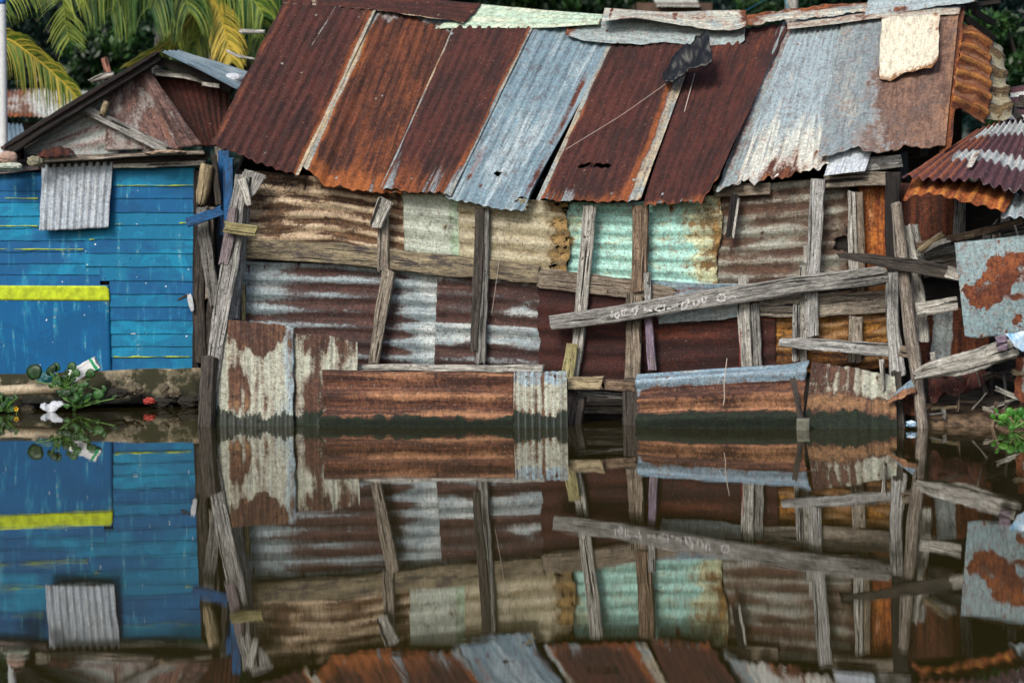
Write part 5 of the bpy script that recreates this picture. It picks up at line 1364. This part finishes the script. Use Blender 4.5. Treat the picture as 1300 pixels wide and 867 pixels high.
def tree(label, px, py, y, R, mat, seed, squash=.9, group='trees behind the shacks'):
    """crown centred on a pixel at depth y"""
    rs_ = np.random.RandomState(seed)
    c_ = depth(y).at(px, py)
    base = np.array([c_[0] + .4 * (rs_.rand() - .5), y + .3, float(ground_z(0, y)) - .1])
    rt = empty('tree', base, label, 'tree', group)
    h = max(.8, c_[2] - base[2])
    tp = np.array([c_[0], y, base[2] + h])
    P = smooth_path([base, base * .5 + tp * .5 + np.array([.2, 0, 0]), tp], 24)
    beam3('trunk', rt, W_DARK, P, np.linspace(.16 + .05 * R, .06, 24), (0, -1, 0), .2, True, .12, seed)
    K = int(34 + 8 * R)
    d = rs_.normal(size=(K, 3)); d /= np.linalg.norm(d, axis=1)[:, None]
    ctr = tp + d * (R * (.35 + .65 * rs_.rand(K, 1) ** .5)) * np.array([1, .8, squash])
    for j in range(5):
        e = ctr[j]
        s0 = P[12 + j * 2]
        beam3('limb', rt, W_DARK, smooth_path([s0, (s0 + e) / 2 + np.array([0, 0, .15]), e], 10), np.linspace(.09, .03, 10), (0, -1, 0), .1, True, .1, seed + j)
    V, f, tn = leaves(ctr, R * (.2 + .22 * rs_.rand(K)), 300, .1 + .012 * R, seed, rs_.rand(K) * 1.2 - .3, .8)
    mk('crown', V, f, mat, rt, tone=tn, smooth=False)
    return rt


TR = [(40, 60, 40, 2.2, L_TREE2, 'dark bluish tree behind the left hanging frond'), (110, 70, 38, 1.9, L_TREE, 'dark tree between the hanging frond and the pinkish stick'),
      (165, 92, 36, 1.3, L_TREE3, 'low fresh green bush tree just right of the pinkish stick'), (200, 30, 41, 2.3, L_TREE2, 'tall dark tree behind the dense green palm'),
      (310, 20, 40, 2.4, L_TREE, 'dark green tree behind the golden palm'), (420, -40, 42, 2.3, L_TREE, 'dark tree topping the maroon ridge cap'),
      (560, -22, 44, 2.0, L_TREE3, 'green tree crown over the left part of the ridge'), (650, -8, 45, 1.7, L_TREE2, 'bluish dark crown above the pale mint ridge cap'),
      (735, 2, 43, 1.4, L_TREE3, 'fresh green crown left of the hillside hut'), (800, -12, 47, 1.7, L_TREE, 'dark crown just behind the hillside hut left side'),
      (940, -6, 45, 1.9, L_TREE2, 'dark bluish crown right of the hillside hut'), (1050, -14, 42, 2.0, L_TREE3, 'green crown right of the weathered pole'),
      (1150, -30, 40, 2.2, L_TREE, 'dark crown above the blue white ridge cap'), (1272, 30, 36, 1.9, L_TREE2, 'large bluish green tree at the upper right corner'),
      (1296, 92, 32, 1.0, L_TREE3, 'bright green bush tree beside the orange gable sheet'), (1330, 20, 38, 2.2, L_TREE, 'dark tree at the right border behind the gable')]
for i, (x, y_, d_, R, mt, lab) in enumerate(TR):
    tree(lab, x, y_, d_, R, mt, 300 + i)
# far wood on the hillside
rs_ = np.random.RandomState(77)
K = 1500
hxs = rs_.uniform(-60, 60, K); hys = rs_.uniform(46, 88, K)
hc = np.stack([hxs, hys, ground_z(0, hys) + .6 + 1.0 * rs_.rand(K)], -1)
V, f, tn = leaves(hc, 1.0 + 1.0 * rs_.rand(K), 110, .34, 78, rs_.rand(K) * .9 - .3, .8)
o = mk('hillside_wood', V, f, L_TREE2, None, tone=tn, smooth=False)
tag(o, 'dense dark jungle covering the far hillside', 'jungle', None, 'stuff')

# ================================================================== GROUND, WATER
xs = np.concatenate([np.linspace(-300, -20, 16), np.linspace(-18, 18, 60), np.linspace(20, 300, 16)])
ys = np.concatenate([np.linspace(-80, 18, 12), np.linspace(19, 40, 60), np.linspace(42, 110, 40), np.linspace(120, 500, 14)])
X, Y = np.meshgrid(xs, ys)
Z = ground_z(X, Y) + .25 * fb(X * .6, Y * .6, 900) * sm(Y, 22, 26) + 2.5 * fb(X * .06, Y * .06, 901) * sm(Y, 38, 60)
Z = np.where(Y < 21.5, -.6 - .8 * sm(-Y, -21.5, -12), Z)
idx = np.arange(X.size).reshape(X.shape)
f = np.stack([idx[:-1, :-1], idx[:-1, 1:], idx[1:, 1:], idx[1:, :-1]], -1).reshape(-1, 4)
t = NT('mud_and_scrub')
p = t.n('NewGeometry')
n1 = t.noise(p, 1.2, 6, .65); n2 = t.noise(p, 9, 5, .65)
col = t.mix(t.ss(n2, .35, .65), hx('#3a3022'), hx('#5d4c37'))
col = t.mix(t.ss(t.n('SeparateXYZ', 1, None, i0=p), 27, 34), col, t.mix(n1, hx('#0f2415'), hx('#2a4522')))
g = mk('ground', np.stack([X, Y, Z], -1).reshape(-1, 3), np.ascontiguousarray(f), t.bsdf(col, .95, n2, .6, .03))
tag(g, kind='structure')
# mud bank at the right
bank = hexa('mud_bank', [WALL.at(1150, 548, .55), WALL.at(1350, 550, .8), WALL.at(1150, 545, -.8), WALL.at(1350, 545, -.8), WALL.at(1185, 512, .2), WALL.at(1350, 510, .35), WALL.at(1175, 508, -.8), WALL.at(1350, 505, -.8)],
            plain('bank_mud', '#5a4737', .9, .75, 11, c2='#7a654f'), None, sub=22, rough=.07, seed=8, scale=2.5)
tag(bank, kind='structure')

t = NT('river_water')
p = t.n('NewGeometry')
b1_ = t.noise(t.vec('MULTIPLY', p, (1.1, .55, 1)), 1.0, 2, .5)
b2_ = t.noise(t.vec('MULTIPLY', p, (2.2, 5.5, 1)), 1.0, 2, .5)
h = t.mth('ADD', t.mth('MULTIPLY', b1_, .6), t.mth('MULTIPLY', b2_, .25))
M_WATER = t.bsdf(hx('#2b2610'), .004, h, 1.0, .0016, IOR=2.05)
xs = np.linspace(-300, 300, 60); ys = np.linspace(-150, 26, 40)
X, Y = np.meshgrid(xs, ys)
idx = np.arange(X.size).reshape(X.shape)
f = np.stack([idx[:-1, :-1], idx[:-1, 1:], idx[1:, 1:], idx[1:, :-1]], -1).reshape(-1, 4)
tag(mk('water', np.stack([X, Y, 0 * X], -1).reshape(-1, 3), np.ascontiguousarray(f), M_WATER), kind='structure')

# ================================================================== LIGHT
w = bpy.data.worlds.new('World'); SC.world = w
w.use_nodes = True
nt = w.node_tree; nt.nodes.clear()
ow = nt.nodes.new('ShaderNodeOutputWorld'); bg = nt.nodes.new('ShaderNodeBackground'); sky = nt.nodes.new('ShaderNodeTexSky')
sky.sky_type = 'NISHITA'; sky.sun_disc = False
EL, AZ = 40.0, 206.0       # azimuth of the sun, clockwise from +Y (behind the camera, a little to the left)
sky.sun_elevation = math.radians(EL); sky.sun_rotation = math.radians(AZ)
sky.dust_density = 3.0; sky.air_density = 1.0
bg.inputs[1].default_value = .115
nt.links.new(sky.outputs[0], bg.inputs[0]); nt.links.new(bg.outputs[0], ow.inputs[0])
sd = bpy.data.lights.new('sun', 'SUN'); sd.energy = 2.1; sd.angle = math.radians(18); sd.color = (1, .95, .88)
so = bpy.data.objects.new('sun', sd); COL.objects.link(so)
d = Vector((math.sin(math.radians(AZ)) * math.cos(math.radians(EL)), math.cos(math.radians(AZ)) * math.cos(math.radians(EL)), math.sin(math.radians(EL))))
so.rotation_euler = d.to_track_quat('Z', 'Y').to_euler()
so.location = d * 60

SC.view_settings.view_transform = 'Standard'
SC.view_settings.look = 'None'
SC.view_settings.exposure = 0.36
SC.view_settings.gamma = 1
SC.render.engine = 'CYCLES'
SC.cycles.use_denoising = True
SC.cycles.max_bounces = 6
SC.cycles.diffuse_bounces = 3
SC.cycles.glossy_bounces = 3
SC.cycles.caustics_reflective = False
SC.cycles.caustics_refractive = False
